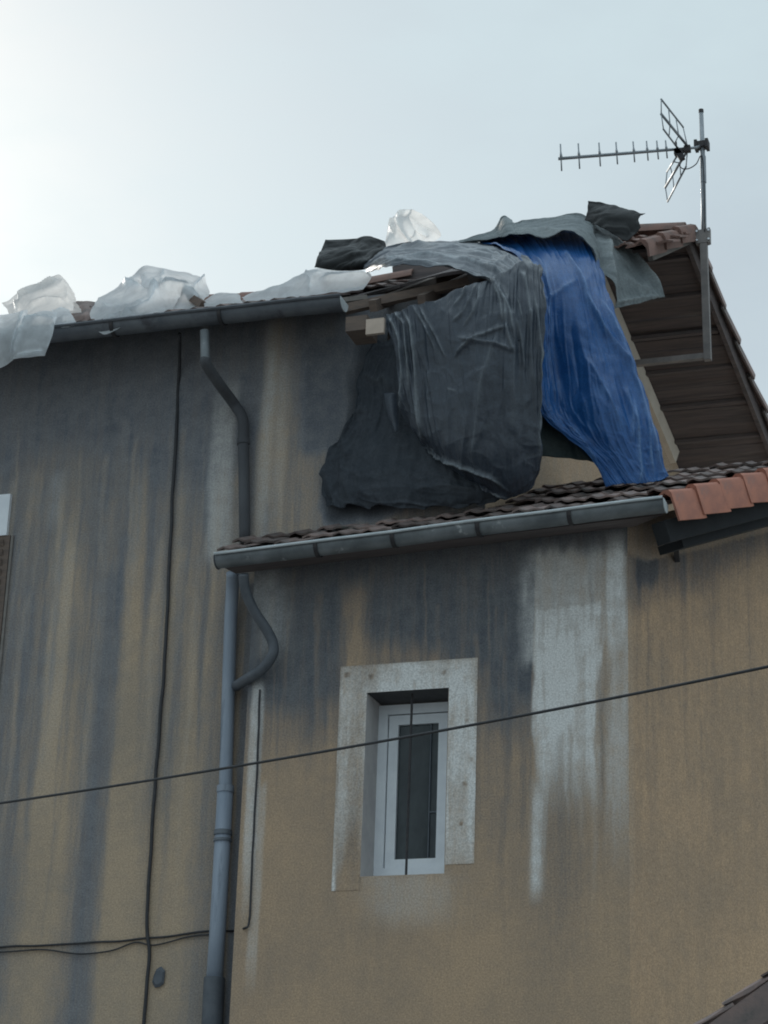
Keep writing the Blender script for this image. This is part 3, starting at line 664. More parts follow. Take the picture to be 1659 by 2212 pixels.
d1 = (Vector((XV(YR), YR, ZF(XV(YR), YR))) - Vector((XV(YE), YE, ZF(XV(YE), YE)))).normalized()
out1 = Vector((1, 0, 0)) - d1 * d1.x; out1.normalize()
p1 = Vector((XV(YE) + .02, YE, ZF(XV(YE), YE) + .025)); ltot = (Vector((XV(YR), YR, ZF(XV(YR), YR))) - Vector((XV(YE), YE, ZF(XV(YE), YE)))).length
vt = verge_tile(.45, .085, .055, d1, out1); first = None; nt1 = 2
for k in range(nt1 + 1):
    sft = d1 * (ltot - .43 - k * .40)
    if first is None: first = obj('verge_tile', ([p + p1 + sft for p in vt[0]], vt[1]), m_pink, roof, smooth=True, sharp=45); s0 = sft; rot_small(first, .03)
    else: rot_small(dup(first, sft - s0, roof), .06)
d1r = (vB - vA).normalized(); out1r = Vector((1, 0, 0)) - d1r * d1r.x; out1r.normalize()
vt = verge_tile(.40, .06, .045, -d1r, out1r); firstr = None
for k in range(7):
    b = Vector((XV(YR) + .0, YR, zrear(YR) + .03)) + d1r * (.40 + .36 * k)
    if firstr is None: firstr = obj('verge_tile', ([p + b for p in vt[0]], vt[1]), m_tile, roof, smooth=True, sharp=45); br = b
    else: rot_small(dup(firstr, b - br, roof), .10)
def ridge_caps(xa, xb):
    parts = []; x = xa
    rr = random.Random(5)
    while x < xb:
        if True:
            l = .42; V, Fc = [], []; n = 12
            for t, r_ in ((0, .115), (1, .098)):
                for rr_ in (r_, r_ - .016):
                    for i in range(n + 1):
                        a = math.pi * i / n; V.append(Vector((x + t * l, YR + math.cos(a) * rr_ * 1.15, zridge(x + t * l) - .012 + math.sin(a) * rr_ + (0 if t else .012))))
            m = n + 1
            for i in range(n): Fc += [(i, i + 1, 2 * m + i + 1, 2 * m + i), (m + i, 3 * m + i, 3 * m + i + 1, m + i + 1), (i, m + i, m + i + 1, i + 1), (2 * m + i, 2 * m + i + 1, 3 * m + i + 1, 3 * m + i)]
            j = (rr.random() - .5) * .02
            parts.append(([v + Vector((0, 0, j)) for v in V], Fc))
        x += .37
    return join(*parts)
obj('ridge_tiles', ridge_caps(X_LEFT, XBR - .35), m_pink, roof, smooth=True, sharp=40)
obj('ridge_tiles', ridge_caps(XV(YR) - 1.2, XV(YR) - .42), m_pink, roof, smooth=True, sharp=40)
# eave box on the left: fascia, soffit, rafters that stick out where the roof has gone
zb = lambda x: EZ(x) - .21
def rafter(u, y0, y1, ln, m, wd=.06, ht=.085, dz=-.08):
    x = P(u, 650, YE).x; a = Vector((x, y0, ZF(x, y0) + dz)); b = Vector((x, y1, ZF(x, y1) + dz))
    return obj('rafter', beam(a, b, wd, ht), m, house)
for u in (800, 905, 1010, 1110): rafter(u, YE + .06, YR - .05, 1, m_wood)
obj('wall_plate', beam((XBR + .2, YW + .06, EZ(.3) - .12), (XG - .02, YW + .06, EZ(.8) - .14), .12, .14), m_wood, house)
# top of the tall wall in the broken part stays dark inside: the loft floor
obj('loft_floor', ([Vector((X_LEFT, YW + .02, EZ(0) - .3)), Vector((XG, YW + .02, EZ(0) - .3)), Vector((XG + .7, 4.0, EZ(0) - .3)), Vector((X_LEFT, 4.0, EZ(0) - .3))], [(0, 1, 2, 3)]), m_board, house)

# lean-to roof
def keep_lean(x, y):
    if y < YW - .14: return x < EZ2B.x + math.tan(R(32)) * (y - YE2) - .14
    return XG + .19 * (y - YW) < x < EZ2B.x + math.tan(R(32)) * (y - YE2) - .14
lroof = obj('lean_to_roof', tile_field(keep_lean, EZ2A.x + .03, EZ2B.x + 2.3, ZL, YE2 - .04, 1.15, T2, .215, .37, .33, 9, .03), m_tile, house)
def lean_deck():
    L2 = 1.6 / G2.y; a, b = Vector((EZ2A.x + .03, YE2 + .01, 0)), Vector((EZ2B.x - .02, YE2 + .01, 0)); c = b + G2 * L2
    pts = [a, b, c, Vector((XG + .19 * (c.y - YW), c.y, 0)), Vector((XG, YW, 0)), Vector((a.x, YW, 0))]
    V = [Vector((p.x, p.y, ZL(p.x, p.y) - .006)) for p in pts]; V += [v - Vector((0, 0, .03)) for v in V]
    n = len(pts)
    return V, [tuple(range(n)), tuple(range(2 * n - 1, n - 1, -1))] + [(i, (i + 1) % n, n + (i + 1) % n, n + i) for i in range(n)]
obj('roof_deck', lean_deck(), m_board, lroof)
d2 = (G2 + Vector((0, 0, T2 * G2.y))).normalized(); out2 = (n2 - d2 * n2.dot(d2)).normalized()
vt = verge_tile(.29, .185, .040, d2, out2); p2 = Vector((EZ2B.x - .0, YE2 - .03, ZL(EZ2B.x, YE2) - .005)); f2 = None
for k in range(6):
    sft = d2 * (.262 * k) + Vector((0, 0, (rnd.random() - .5) * .016)) + out2 * (rnd.random() - .5) * .012
    if f2 is None: f2 = obj('verge_tile', ([p + p2 for p in vt[0]], vt[1]), m_red, lroof, smooth=True, sharp=45)
    else: rot_small(dup(f2, sft, lroof), .04)
# underside of the verge and a rafter below it, the shade put into near-black colour
m_dark = plain('shade_dark_timber', (.02, .022, .025), (.012, .014, .017), 4, .9, .4, 30)
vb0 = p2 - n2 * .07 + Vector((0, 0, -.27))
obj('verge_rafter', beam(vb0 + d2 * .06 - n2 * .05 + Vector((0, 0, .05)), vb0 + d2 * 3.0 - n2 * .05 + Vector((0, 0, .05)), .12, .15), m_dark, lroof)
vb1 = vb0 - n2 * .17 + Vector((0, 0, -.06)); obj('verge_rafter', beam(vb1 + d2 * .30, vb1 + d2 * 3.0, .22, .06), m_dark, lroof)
stt = PP(1430, 1168, o3, n2) + n2 * .12; ste = PP(1461, 1212, o3, n2) + n2 * .01
obj('strut', beam(stt, ste, .035, .035), m_iron, lroof)
bd0, bd1 = PP(1545, 1128, o3 + n2 * .36, n2), PP(1720, 1056, o3 + n2 * .36, n2)
obj('loose_batten', beam(bd0, bd1, .02, .05), m_mortar, lroof)
# front soffit of the lean-to
def lsoffit():
    x0, x1 = EZ2A.x + .04, EZ2B.x - .05
    q = [Vector((x0, YE2 + .03, EZ2(x0) - .09)), Vector((x1, YE2 + .03, EZ2(x1) - .09)), Vector((XC + .05, -.001, EZ2(x1) - .05)), Vector((x0, -.001, EZ2(x0) - .05))]
    return box8(q + [p + Vector((0, 0, .03)) for p in q])
obj('eave_soffit', lsoffit(), m_board, house)

# ------------------------------------------------------------------ gutters and pipes
def gutter(name, a, b, r, mat, brackets, bmat, lipmat):
    a, b = Vector(a), Vector(b); d = (b - a).normalized(); V, Fc = [], []; n = 14; N_ = 24
    yy = Vector((0, 1, 0)); zz = Vector((0, 0, 1))
    prof = [(-r - .012, .010), (-r - .016, .0), (-r - .010, -.008)]
    for i in range(n + 1):
        t = math.pi * i / n; prof.append((-math.cos(t) * r, -math.sin(t) * r))
    inner = [(-math.cos(math.pi * i / n) * (r - .006), -math.sin(math.pi * i / n) * (r - .006)) for i in range(n, -1, -1)]
    prof += inner + [(-r + .004, .012)]
    m = len(prof)
    for k in range(N_ + 1):
        p = a + (b - a) * k / N_; wob = Vector((0, 0, (noise.noise(p * 1.7)) * .008))
        for y, z in prof: V.append(p + yy * y + zz * z + wob)
    for k in range(N_):
        for i in range(m): Fc.append((k * m + i, k * m + (i + 1) % m, (k + 1) * m + (i + 1) % m, (k + 1) * m + i))
    Fc += [tuple(range(m))[::-1], tuple(range(N_ * m, N_ * m + m))]
    g = obj(name, (V, Fc), mat, house, smooth=True, sharp=50)
    for p, sx in ((a, -1), (b, 1)):
        V = [p + d * sx * .003 + yy * (-math.cos(math.pi * i / n) * (r + .004)) - zz * math.sin(math.pi * i / n) * (r + .004) for i in range(n + 1)]
        V += [v + d * sx * .006 for v in V]; k = n + 1
        Fc = [tuple(range(k)), tuple(range(2 * k - 1, k - 1, -1))] + [(i, (i + 1) % k, k + (i + 1) % k, k + i) for i in range(k)]
        obj('end_cap', (V, Fc), m_cap if sx > 0 else m_zincdark, g)
    obj('lip', tube([a + (b - a) * k / 12 + yy * (-r - .010) + zz * (.006 + noise.noise((a + (b - a) * k / 12) * 1.7) * .008) for k in range(13)], .011, 8), lipmat, g, smooth=True)
    fb = None
    for t in brackets:
        p = a + (b - a) * t
        V, Fc = [], []
        for dx in (-.014, .014):
            for rr_ in (r + .003, r + .010):
                for i in range(n + 1):
                    q = math.pi * i / n; V.append(p + d * dx + yy * (-math.cos(q) * rr_) - zz * math.sin(q) * rr_)
        k = n + 1
        for i in range(n): Fc += [(i, i + 1, k + i + 1, k + i), (2 * k + i, 3 * k + i, 3 * k + i + 1, 2 * k + i + 1), (k + i, k + i + 1, 3 * k + i + 1, 3 * k + i), (i, 2 * k + i, 2 * k + i + 1, i + 1)]
        if fb is None: fb = obj('bracket', (V, Fc), bmat, g); t0 = p
        else: dup(fb, p - t0, g)
    return g
ga, gb = P(-250, 757, YE - .06), P(742, 650, YE - .06); ga.z -= .0
g1 = gutter('gutter', ga, gb, .078, m_zincdark, (.28, .52, .75), m_iron, m_zincdark)
gg = P(472, 1207, YE2 - .06), P(1436, 1084, YE2 - .06)
g2 = gutter('gutter', gg[0], gg[1], .072, m_zinc, (.235, .41, .60, .80), m_iron, m_cap)  # light caught by the lip is put into its paler colour
def pp(u, v, y): return P(u, v, y)
m_updark = plain('sooty_pipe', (.085, .09, .10), (.055, .058, .066), 6, .8, .3, 30, (1, 1, .4))
ud = obj('downpipe', tube(spline([pp(444, 775, YE - .06), pp(446, 788, YE - .04), pp(474, 830, -.1), pp(505, 872, YW - .075), pp(524, 905, YW - .065), pp(526, 960, YW - .065), pp(529, 1170, YW - .065)], 6), .041, 12), m_updark, house, smooth=True)
obj('outlet', tube([pp(442, 715, YE - .06), pp(443.5, 778, YE - .06)], .035, 12), m_zinc, ud, smooth=True, sharp=40)
obj('collar', tube([pp(525.5, 948, YW - .065), pp(525.7, 960, YW - .065)], .048, 12), m_updark, ud, smooth=True, sharp=40)
pv = YW - .07
dp = obj('downpipe', tube(spline([pp(503, 1238, pv - .1), pp(502, 1275, pv - .03), pp(498, 1350, pv), pp(490, 1600, pv), pp(487, 1705, pv)], 5), .047, 14), m_pipe, house, smooth=True)
obj('lower_pipe', tube([pp(487, 1700, pv), pp(470, 2010, pv), pp(460, 2160, pv)], .056, 16), m_pipe, dp, smooth=True)
obj('collar', tube([pp(487, 1698, pv), pp(486.5, 1712, pv)], .060, 16), m_pipe, dp, smooth=True, sharp=40)
obj('collar', join(tube([pp(482, 1794, pv), pp(481.5, 1804, pv)], .064, 16), tube([pp(481, 1812, pv), pp(480.8, 1818, pv)], .064, 16)), m_pipedark, dp, smooth=True, sharp=40)
obj('socket', tube([pp(463, 2112, pv), pp(456, 2260, pv), pp(420, 2900, pv)], .072, 16), m_swan, dp, smooth=True, sharp=40)
sn = obj('swan_neck', tube(spline([pp(526, 1240, YE2 - .06), pp(530, 1275, YE2 - .0), pp(548, 1318, -.22), pp(577, 1362, -.13), pp(590, 1392, -.1), pp(588, 1416, -.1), pp(566, 1446, -.08), pp(535, 1466, -.03), pp(510, 1482, pv - .0)], 7), .037, 14), m_swan, dp, smooth=True)

# ------------------------------------------------------------------ cables
def cable(name, pts, r, label, cat='cable', m=m_cable, sub=10, wig=.006):
    q = spline(pts, sub)
    q = [p + Vector((noise.noise(p * 5) * wig, 0, noise.noise(p * 5 + Vector((3, 3, 3))) * wig)) for p in q]
    return tag(obj(name, tube(q, r, 8), m, None, smooth=True), label, cat)
cable('wall_cable', [pp(388, 720, YE + .1), pp(387, 800, YW - .02), pp(378, 980, YW - .02), pp(371, 1110, YW - .02), pp(358, 1390, YW - .02), pp(348, 1530, YW - .02), pp(336, 1680, YW - .02), pp(322, 1900, YW - .02), pp(318, 2010, YW - .02), pp(322, 2070, YW - .02), pp(311, 2210, YW - .02), pp(290, 2600, YW - .02)], .0125, 'thick black cable running straight down the streaked wall left of the downpipe')
cable('service_cable', [pp(-200, 2056, YW - .012), pp(0, 2046, YW - .012), pp(160, 2038, YW - .012), pp(320, 2027, YW - .012), pp(448, 2012, YW - .012), pp(500, 2010, YW - .012), pp(528, 2006, -.012), pp(538, 1990, -.012), pp(543, 1900, -.012), pp(553, 1700, -.012), pp(559, 1560, -.012), pp(561, 1490, -.012)], .0075, 'thin dark cable running along the wall, behind the downpipe and up beside it')
cable('slack_cable', [pp(-200, 2052, YW - .014), pp(0, 2057, YW - .014), pp(90, 2050, YW - .014), pp(165, 2059, YW - .014), pp(230, 2055, YW - .014), pp(290, 2036, YW - .014), pp(330, 2042, YW - .014), pp(400, 2025, YW - .014), pp(452, 2019, YW - .014)], .0055, 'thin slack cable drooping under the straight one at the lower left')
wire = []
for k in range(-3, 14):
    t = k / 10.0; u = 1659 * t; v = 1735 + (1440 - 1735) * t + 4 * 13 * t * (1 - t); wire.append(P(u, v, -1.6 - 1.6 * t))
cable('overhead_wire', wire, .0085, 'black overhead wire crossing in front of the small white framed window', 'wire', sub=4, wig=.0)

# ------------------------------------------------------------------ television aerial
YM = YR + .0
mb = P(1529, 776, YM); mt = P(1515, 240, YM)
ant = thing('television_aerial', mb, 'grey television aerial with comb of rods and mesh reflector on tall mast at roof end', 'aerial')
am = plain('aluminium', (.20, .22, .24), (.30, .32, .34), 8, .45, .1, 40, (1, 1, 1), .5)
amd = plain('grimy_mast', (.15, .14, .14), (.24, .22, .21), 6, .7, .3, 40, (1, 1, 1), 0, (.09, .08, .08), 3)
obj('mast', tube([P(1521, 530, YM), P(1519.5, 420, YM), P(1518, 340, YM), P(1514.5, 240, YM)], [.022, .021, .02, .018], 10), am, ant, smooth=True)
obj('mast_cap', tube([P(1514.6, 243, YM), P(1514.3, 237, YM)], .021, 10), m_iron, ant, smooth=True, sharp=40)
obj('mast_sleeve', tube([P(1519.5, 395, YM), P(1518.2, 338, YM)], .0245, 10), am, ant, smooth=True, sharp=40)
obj('support_post', beam(P(1529, 778, YM), P(1520.5, 528, YM), .055, .055, Vector((0, 1, 0))), amd, ant)
arm0 = P(1529, 769, YM); ya = YM; xa = XG + math.tan(R(11)) * (ya - YW)
obj('wall_arm', beam((xa - .05, ya, arm0.z + .0), (arm0.x, ya, arm0.z), .045, .045), amd, ant)
cl = P(1520, 513, YM)
clamp = obj('mast_clamp', join(box(cl, .085, .06, .12), box(cl + Vector((-.047, -.012, 0)), .02, .05, .13), box(cl + Vector((.047, -.012, 0)), .02, .05, .13)), amd, ant)
bolt = tube([cl + Vector((-.047, -.05, .04)), cl + Vector((-.047, -.03, .04))], .009, 8); b0 = obj('bolt', bolt, m_pale, clamp)
b0.data.materials[0] = plain('bright_steel', (.7, .72, .74), (.6, .62, .64), 8, .25, 0, 40, (1, 1, 1), .8)
for dx, dz in ((.094, 0), (0, -.08), (.094, -.08)): dup(b0, Vector((dx, 0, dz)), clamp)
bh = P(1516, 314, YM)
obj('boom_clamp', join(box(bh, .10, .075, .05), box(bh + Vector((-.045, 0, 0)), .025, .09, .075), box(bh + Vector((.045, 0, 0)), .025, .09, .075)), m_iron, ant)
YB = YM - .10
BL, BR = P(1206, 343, YB - .14), P(1503, 319, YB + .02)
obj('boom', tube([BL, BL.lerp(BR, .5), BR, bh], [.014, .014, .012, .011], 8), am, ant, smooth=True)
fe = None
for u in (1212, 1251, 1296, 1333, 1370, 1399, 1421, 1440):
    t = (u - 1206) / (1503 - 1206); c = BL.lerp(BR, t); h = .16 - .055 * (u - 1212) / 228.0
    e = obj('director', join(tube([c + Vector((.006, 0, -h * .72)), c, c + Vector((-.006, 0, h * .85))], .0065, 6), tube([c + Vector((0, 0, .0)), c + Vector((-.003, 0, h * .42))], [.016, .006], 8)), am, ant, smooth=True)
hub = P(1485, 322, YB)
obj('reflector_hub', join(box(hub, .05, .05, .05), beam(hub, P(1468, 327, YB), .03, .03)), m_iron, ant)
dpb = P(1466, 329, YB - .03); obj('dipole_box', join(box(dpb, .07, .05, .045), beam(dpb + Vector((-.02, 0, .03)), dpb + Vector((.03, 0, -.07)), .05, .045), beam(dpb + Vector((-.02, 0, .10)), dpb + Vector((-.012, 0, -.02)), .012, .012)), m_iron, ant)
def wing(top, mid, bot, ynear, yfar):             # three long rails and the short rods between them
    parts = []; rails = []
    for (a, b), r_ in zip((top, mid, bot), (.0085, .012, .0085)):
        pa, pb = P(*a, yfar), P(*b, ynear); rails.append((pa, pb)); parts.append(tube([pa, pb], r_, 6))
    for k in range(4):
        t = (k + .02) / 3.05
        parts.append(tube([rails[0][0].lerp(rails[0][1], t), rails[1][0].lerp(rails[1][1], t * .97)], .005, 6))
        parts.append(tube([rails[1][0].lerp(rails[1][1], t * .97), rails[2][0].lerp(rails[2][1], min(t * 1.08, 1))], .005, 6))
    return join(*parts)
obj('reflector_wing', wing(((1428, 214), (1476, 275)), ((1428, 246), (1487, 318)), ((1433, 279), (1466, 323)), YB, YB - .42), am, ant, smooth=True)
obj('reflector_wing', wing(((1441, 371), (1462, 338)), ((1437, 405), (1487, 322)), ((1442, 436), (1482, 360)), YB, YB + .42), am, ant, smooth=True)
obj('aerial_lead', tube(spline([P(1466, 355, YB), P(1474, 364, YB), P(1488, 364, YB), P(1504, 354, YB), P(1513, 337, YM - .03), P(1518, 345, YM - .028), P(1521, 400, YM - .03), P(1522, 500, YM - .04)], 6), .0045, 6), m_cable, ant, smooth=True)

# ------------------------------------------------------------------ gable trim under the rear slope
def trim():
    y0, y1 = YR + .02, 3.6; pts = []
    for y in (y0, y1):
        x = XG + math.tan(R(11)) * (y - YW); pts.append(Vector((x + .02, y, zrear(y) - .15)))
    return beam(pts[0], pts[1], .06, .16)
obj('gable_trim', trim(), m_trim, house)

# ------------------------------------------------------------------ tarpaulins and plastic
sin, pi = math.sin, math.pi
def wrinkle(s, t, k, a=.012):
    a *= .75                  # thin sharp creases running mostly down the cloth, some across
    h = 0.0
    for f, g, q, w_ in ((16, 2.6, 0, 1.0), (9, 5, 3, .8), (5, 11, 6, .6), (30, 5, 9, .5)):
        n = abs(noise.noise(Vector((s * f + k, t * g, q + k)))) * 3.2
        if n < 1: h += w_ * (1 - n) ** 2
    return a * h
def scaled(c, w_, a, d): return [(p, q * w_, h * a, m * d) for p, q, h, m in c]
def pleat(s, t, n, amp, warp=.6, k=0):
    x = s * n + warp * noise.noise(Vector((s * 3 + k, t * 1.6, k))) * 2 + .4 * noise.noise(Vector((s * 9, t * 2.2, k + 4)))
    a = abs((x % 1.0) - .5) * 2
    return amp * (a ** 1.6 - .4) * (.5 + .9 * abs(noise.noise(Vector((s * 4, t * .9, k + 8))) + .35))
curtain = [[(832, 682, -.30), (880, 664, -.34), (930, 652, -.36), (1000, 622, -.40), (1060, 600, -.40), (1120, 572, -.30), (1164, 576, -.15)],
           [(846, 740, -.30), (890, 735, -.32), (940, 725, -.34), (1000, 715, -.38), (1060, 700, -.42), (1120, 680, -.40), (1176, 656, -.30)],
           [(856, 800, -.26), (897, 800, -.28), (950, 800, -.30), (1010, 800, -.34), (1065, 800, -.38), (1120, 790, -.38), (1170, 780, -.30)],
           [(868, 860, -.20), (905, 868, -.24), (958, 880, -.28), (1015, 885, -.30), (1068, 885, -.32), (1120, 880, -.32), (1169, 880, -.24)],
           [(884, 912, -.12), (922, 935, -.18), (970, 952, -.22), (1022, 966, -.24), (1072, 968, -.26), (1122, 962, -.25), (1167, 955, -.18)],
           [(902, 940, -.06), (948, 972, -.10), (990, 1005, -.13), (1034, 1026, -.15), (1078, 1036, -.16), (1122, 1030, -.16), (1162, 1010, -.10)],
           [(916, 962, .0), (962, 996, -.02), (1008, 1032, -.04), (1050, 1056, -.05), (1090, 1078, -.06), (1126, 1068, -.06), (1156, 1046, -.04)]]
def fold_curtain(s, t):
    f = pleat(s, t, 7, .022, .8, 1) * (1 - .6 * t) + wrinkle(s, t, 1.7, .0085) + pleat(s, t, 21, .020, .5, 12) * (math.exp(-((s - .08) / .12) ** 2) * (1 - .6 * t) + .8 * math.exp(-((s - .85) / .2) ** 2) * max(0, 1 - 1.6 * t) + .12)
    f += .10 * math.exp(-((s - .62 + .1 * t) / .28) ** 2) * sin(pi * min(1, t * 1.05)) + .03 * noise.noise(Vector((s * 4, t * 3, 2)))
    return f
CR_CURTAIN = [([(831, 678), (850, 700), (863, 738), (870, 800), (871, 857), (867, 912)], 8, .05, .8), ([(848, 668), (872, 700), (880, 760), (884, 850)], 7, .04, .75), ([(868, 668), (890, 705), (897, 760), (901, 841), (908, 900), (918, 960)], 8, .05, .8),
              ([(918, 960), (942, 976), (975, 990), (1013, 1008), (1045, 1020), (1069, 1030), (1101, 1060)], 7, .06, .75), ([(892, 662), (910, 690), (930, 722), (952, 770)], 4, .03, .5), ([(906, 664), (942, 722), (974, 777)], 4, .03, .55),
              ([(1030, 612), (1018, 650), (1005, 682), (987, 701)], 4, .035, .5), ([(1034, 614), (1038, 650), (1030, 680), (1010, 712)], 5, .04, .6), ([(1010, 618), (1000, 640), (985, 668)], 4, .03, .45), ([(1060, 600), (1078, 630), (1093, 660), (1096, 705)], 7, .06, .7),
              ([(1150, 620), (1160, 690), (1166, 757), (1169, 857), (1165, 930), (1158, 1000)], 5, .04, .6), ([(1097, 708), (1070, 722), (1040, 735), (1013, 755), (995, 778)], 6, .05, .45), ([(1096, 705), (1103, 735), (1111, 765)], 6, .05, .5),
              ([(1078, 728), (1064, 790), (1050, 860), (1040, 930), (1030, 1000)], 9, .03, .28), ([(1086, 640), (1104, 680), (1112, 730)], 6, .04, .7), ([(1120, 590), (1138, 640), (1146, 700)], 6, .04, .7), ([(1066, 616), (1084, 660), (1090, 700)], 5, .04, .75), ([(1110, 770), (1112, 850), (1108, 940)], 10, .03, .12), ([(942, 1039), (985, 1048), (1021, 1056), (1060, 1066), (1097, 1076)], 6, .04, .45), ([(972, 845), (985, 848), (999, 853)], 4, .012, .5),
              ([(930, 800), (926, 860), (936, 930)], 10, .03, .15), ([(1000, 735), (1040, 742), (1085, 750), (1110, 763)], 8, .05, .25), ([(1116, 690), (1126, 740), (1132, 800)], 6, .04, .3), ([(1140, 660), (1146, 740), (1150, 840)], 7, .035, .2)]
CR_BAND = [([(795, 584), (825, 570), (855, 563), (918, 558), (984, 565), (1050, 582), (1075, 600)], 5, .05, .85), ([(805, 584), (868, 571), (934, 576), (1000, 594), (1050, 616), (1080, 650)], 4, .04, .75), ([(850, 545), (885, 533), (984, 540), (1066, 556), (1105, 580), (1133, 612), (1152, 650)], 5, .04, .45),
           ([(930, 556), (964, 566), (1033, 573), (1080, 572), (1116, 566)], 4, .03, .6), ([(1050, 582), (1080, 598), (1099, 618), (1119, 665), (1130, 715)], 6, .05, .6), ([(1033, 600), (1060, 615), (1078, 640), (1090, 684)], 5, .04, .6), ([(1080, 560), (1110, 580), (1146, 637), (1158, 690)], 6, .05, .5), ([(1010, 548), (1060, 560), (1098, 590), (1118, 640)], 4, .03, .5),
           ([(830, 552), (890, 545), (950, 546), (1010, 552)], 4, .025, .3), ([(1120, 550), (1150, 585), (1168, 640)], 5, .04, .4)]
band = [[(786, 574, .7), (828, 540, .85), (885, 529, 1.0), (985, 523, 1.0), (1066, 528, .9), (1118, 553, .6), (1160, 597, .2), (1176, 650, -.05)],
        [(788, 578, .6), (829, 552, .5), (886, 542, .5), (985, 537, .5), (1064, 550, .4), (1112, 573, .2), (1150, 612, -.05), (1168, 668, -.2)],
        [(791, 583, .5), (831, 566, .2), (886, 558, .1), (982, 558, .1), (1052, 570, .0), (1100, 595, -.15), (1134, 635, -.3), (1146, 700, -.36)],
        [(796, 589, .4), (833, 581, -.05), (886, 575, -.2), (972, 586, -.3), (1032, 608, -.38), (1075, 634, -.42), (1104, 672, -.44), (1118, 735, -.42)]]
def fold_band(s, t): return wrinkle(t, s, 4.1, .012) + pleat(t, s, 11, .018, .6, 13) * min(1, s * 3) + pleat(t, s, 5, .018, .9, 3) * min(1, s * 5) * (1 - .3 * s)
tail = [[(830, 850, -.12), (843, 848, -.14), (856, 850, -.12)], [(836, 885, -.11), (846, 886, -.14), (857, 884, -.11)], [(846, 915, -.10), (852, 918, -.12), (860, 914, -.10)], [(852, 931, -.1), (855, 932, -.11), (858, 930, -.10)]]
bt_ = sheet('black_tarpaulin', [sheet_grid(curtain, 230, 240, fold_curtain, .010, 5, 1, .022, scaled(CR_CURTAIN, .55, .6, .62)), sheet_grid(band, 220, 110, fold_band, .006, 5, 2, .016, scaled(CR_BAND, .6, .7, .65)), sheet_grid(tail, 14, 20, None, .01, 9, 3)], m_black)
tag(bt_, 'large black pleated tarpaulin hanging from the broken eave over the dark wall', 'tarpaulin')
inner = [[(800, 742, .10), (840, 734, .06), (880, 726, .04), (930, 716, .02), (990, 705, .0)],
         [(778, 812, .12), (815, 808, .08), (865, 804, .05), (925, 800, .03), (1000, 800, .02)],
         [(768, 885, .13), (810, 882, .09), (870, 882, .05), (945, 890, .03), (1020, 890, .02)],
         [(742, 936, .14), (795, 940, .09), (865, 945, .05), (970, 960, .02), (1040, 960, .02)],
         [(704, 984, .15), (765, 1000, .09), (855, 1010, .04), (980, 1030, .0), (1060, 1020, .0)],
         [(692, 1048, .15), (752, 1052, .09), (855, 1065, .04), (990, 1072, .0), (1080, 1060, .0)],
         [(708, 1098, .16), (760, 1096, .11), (855, 1098, .07), (990, 1092, .04), (1085, 1078, .04)]]
tag(sheet('black_sheet', [sheet_grid(inner, 130, 140, lambda s, t: .03 * sin(pi * s) * sin(pi * t) + pleat(s, t, 6, .022, .8, 9) + wrinkle(s, t, 5.5, .014), .006, 3, 5, .05, [([(758, 1000), (742, 950), (760, 900), (800, 880)], 8, .03, .12), ([(790, 812), (820, 826), (834, 818), (850, 850)], 6, .03, .45), ([(900, 1060), (960, 1052), (1040, 1062)], 8, .03, .3), ([(735, 1000), (725, 1050), (712, 1095)], 9, -.015, 0)])], m_sheetdark), 'smooth black sheet bulging behind the pleated tarpaulin against the wall', 'sheet')
blue = [[(1018, 520, 1.0), (1080, 508, 1.0), (1140, 503, 1.0), (1200, 503, 1.0), (1245, 500, 1.0), (1280, 516, 1.0)],
        [(1120, 560, .4), (1155, 572, .35), (1190, 578, .4), (1230, 583, .5), (1268, 580, .6), (1302, 592, .7)],
        [(1150, 680, .0), (1180, 680, .1), (1215, 680, .2), (1255, 690, .32), (1290, 680, .4), (1322, 668, .5)],
        [(1150, 780, .0), (1180, 780, .08), (1225, 780, .18), (1275, 790, .28), (1322, 780, .36), (1364, 775, .46)],
        [(1152, 860, .02), (1185, 865, .1), (1232, 875, .18), (1290, 880, .26), (1345, 880, .34), (1398, 870, .44)],
        [(1180, 905, .1), (1218, 922, .16), (1262, 938, .22), (1315, 950, .28), (1368, 952, .34), (1422, 955, .42)],
        [(1272, 985, .2), (1295, 995, .23), (1320, 1000, .26), (1350, 1004, .3), (1392, 1000, .34), (1434, 994, .4)],
        [(1310, 1050, .24), (1332, 1048, .26), (1352, 1046, .28), (1378, 1044, .3), (1410, 1038, .34), (1444, 1028, .4)]]
def fold_blue(s, t):
    return wrinkle(s, t, 7.3, .011) + pleat(s, t, 3, .016, .9, 5) * (.4 + .6 * t) + .07 * math.exp(-((s - .62) / .22) ** 2) * sin(pi * t) - .15 * math.exp(-((s - .30 - .12 * t) / .14) ** 2) * sin(pi * min(1, t * 1.2)) + .03 * noise.noise(Vector((s * 3, t * 4, 7)))
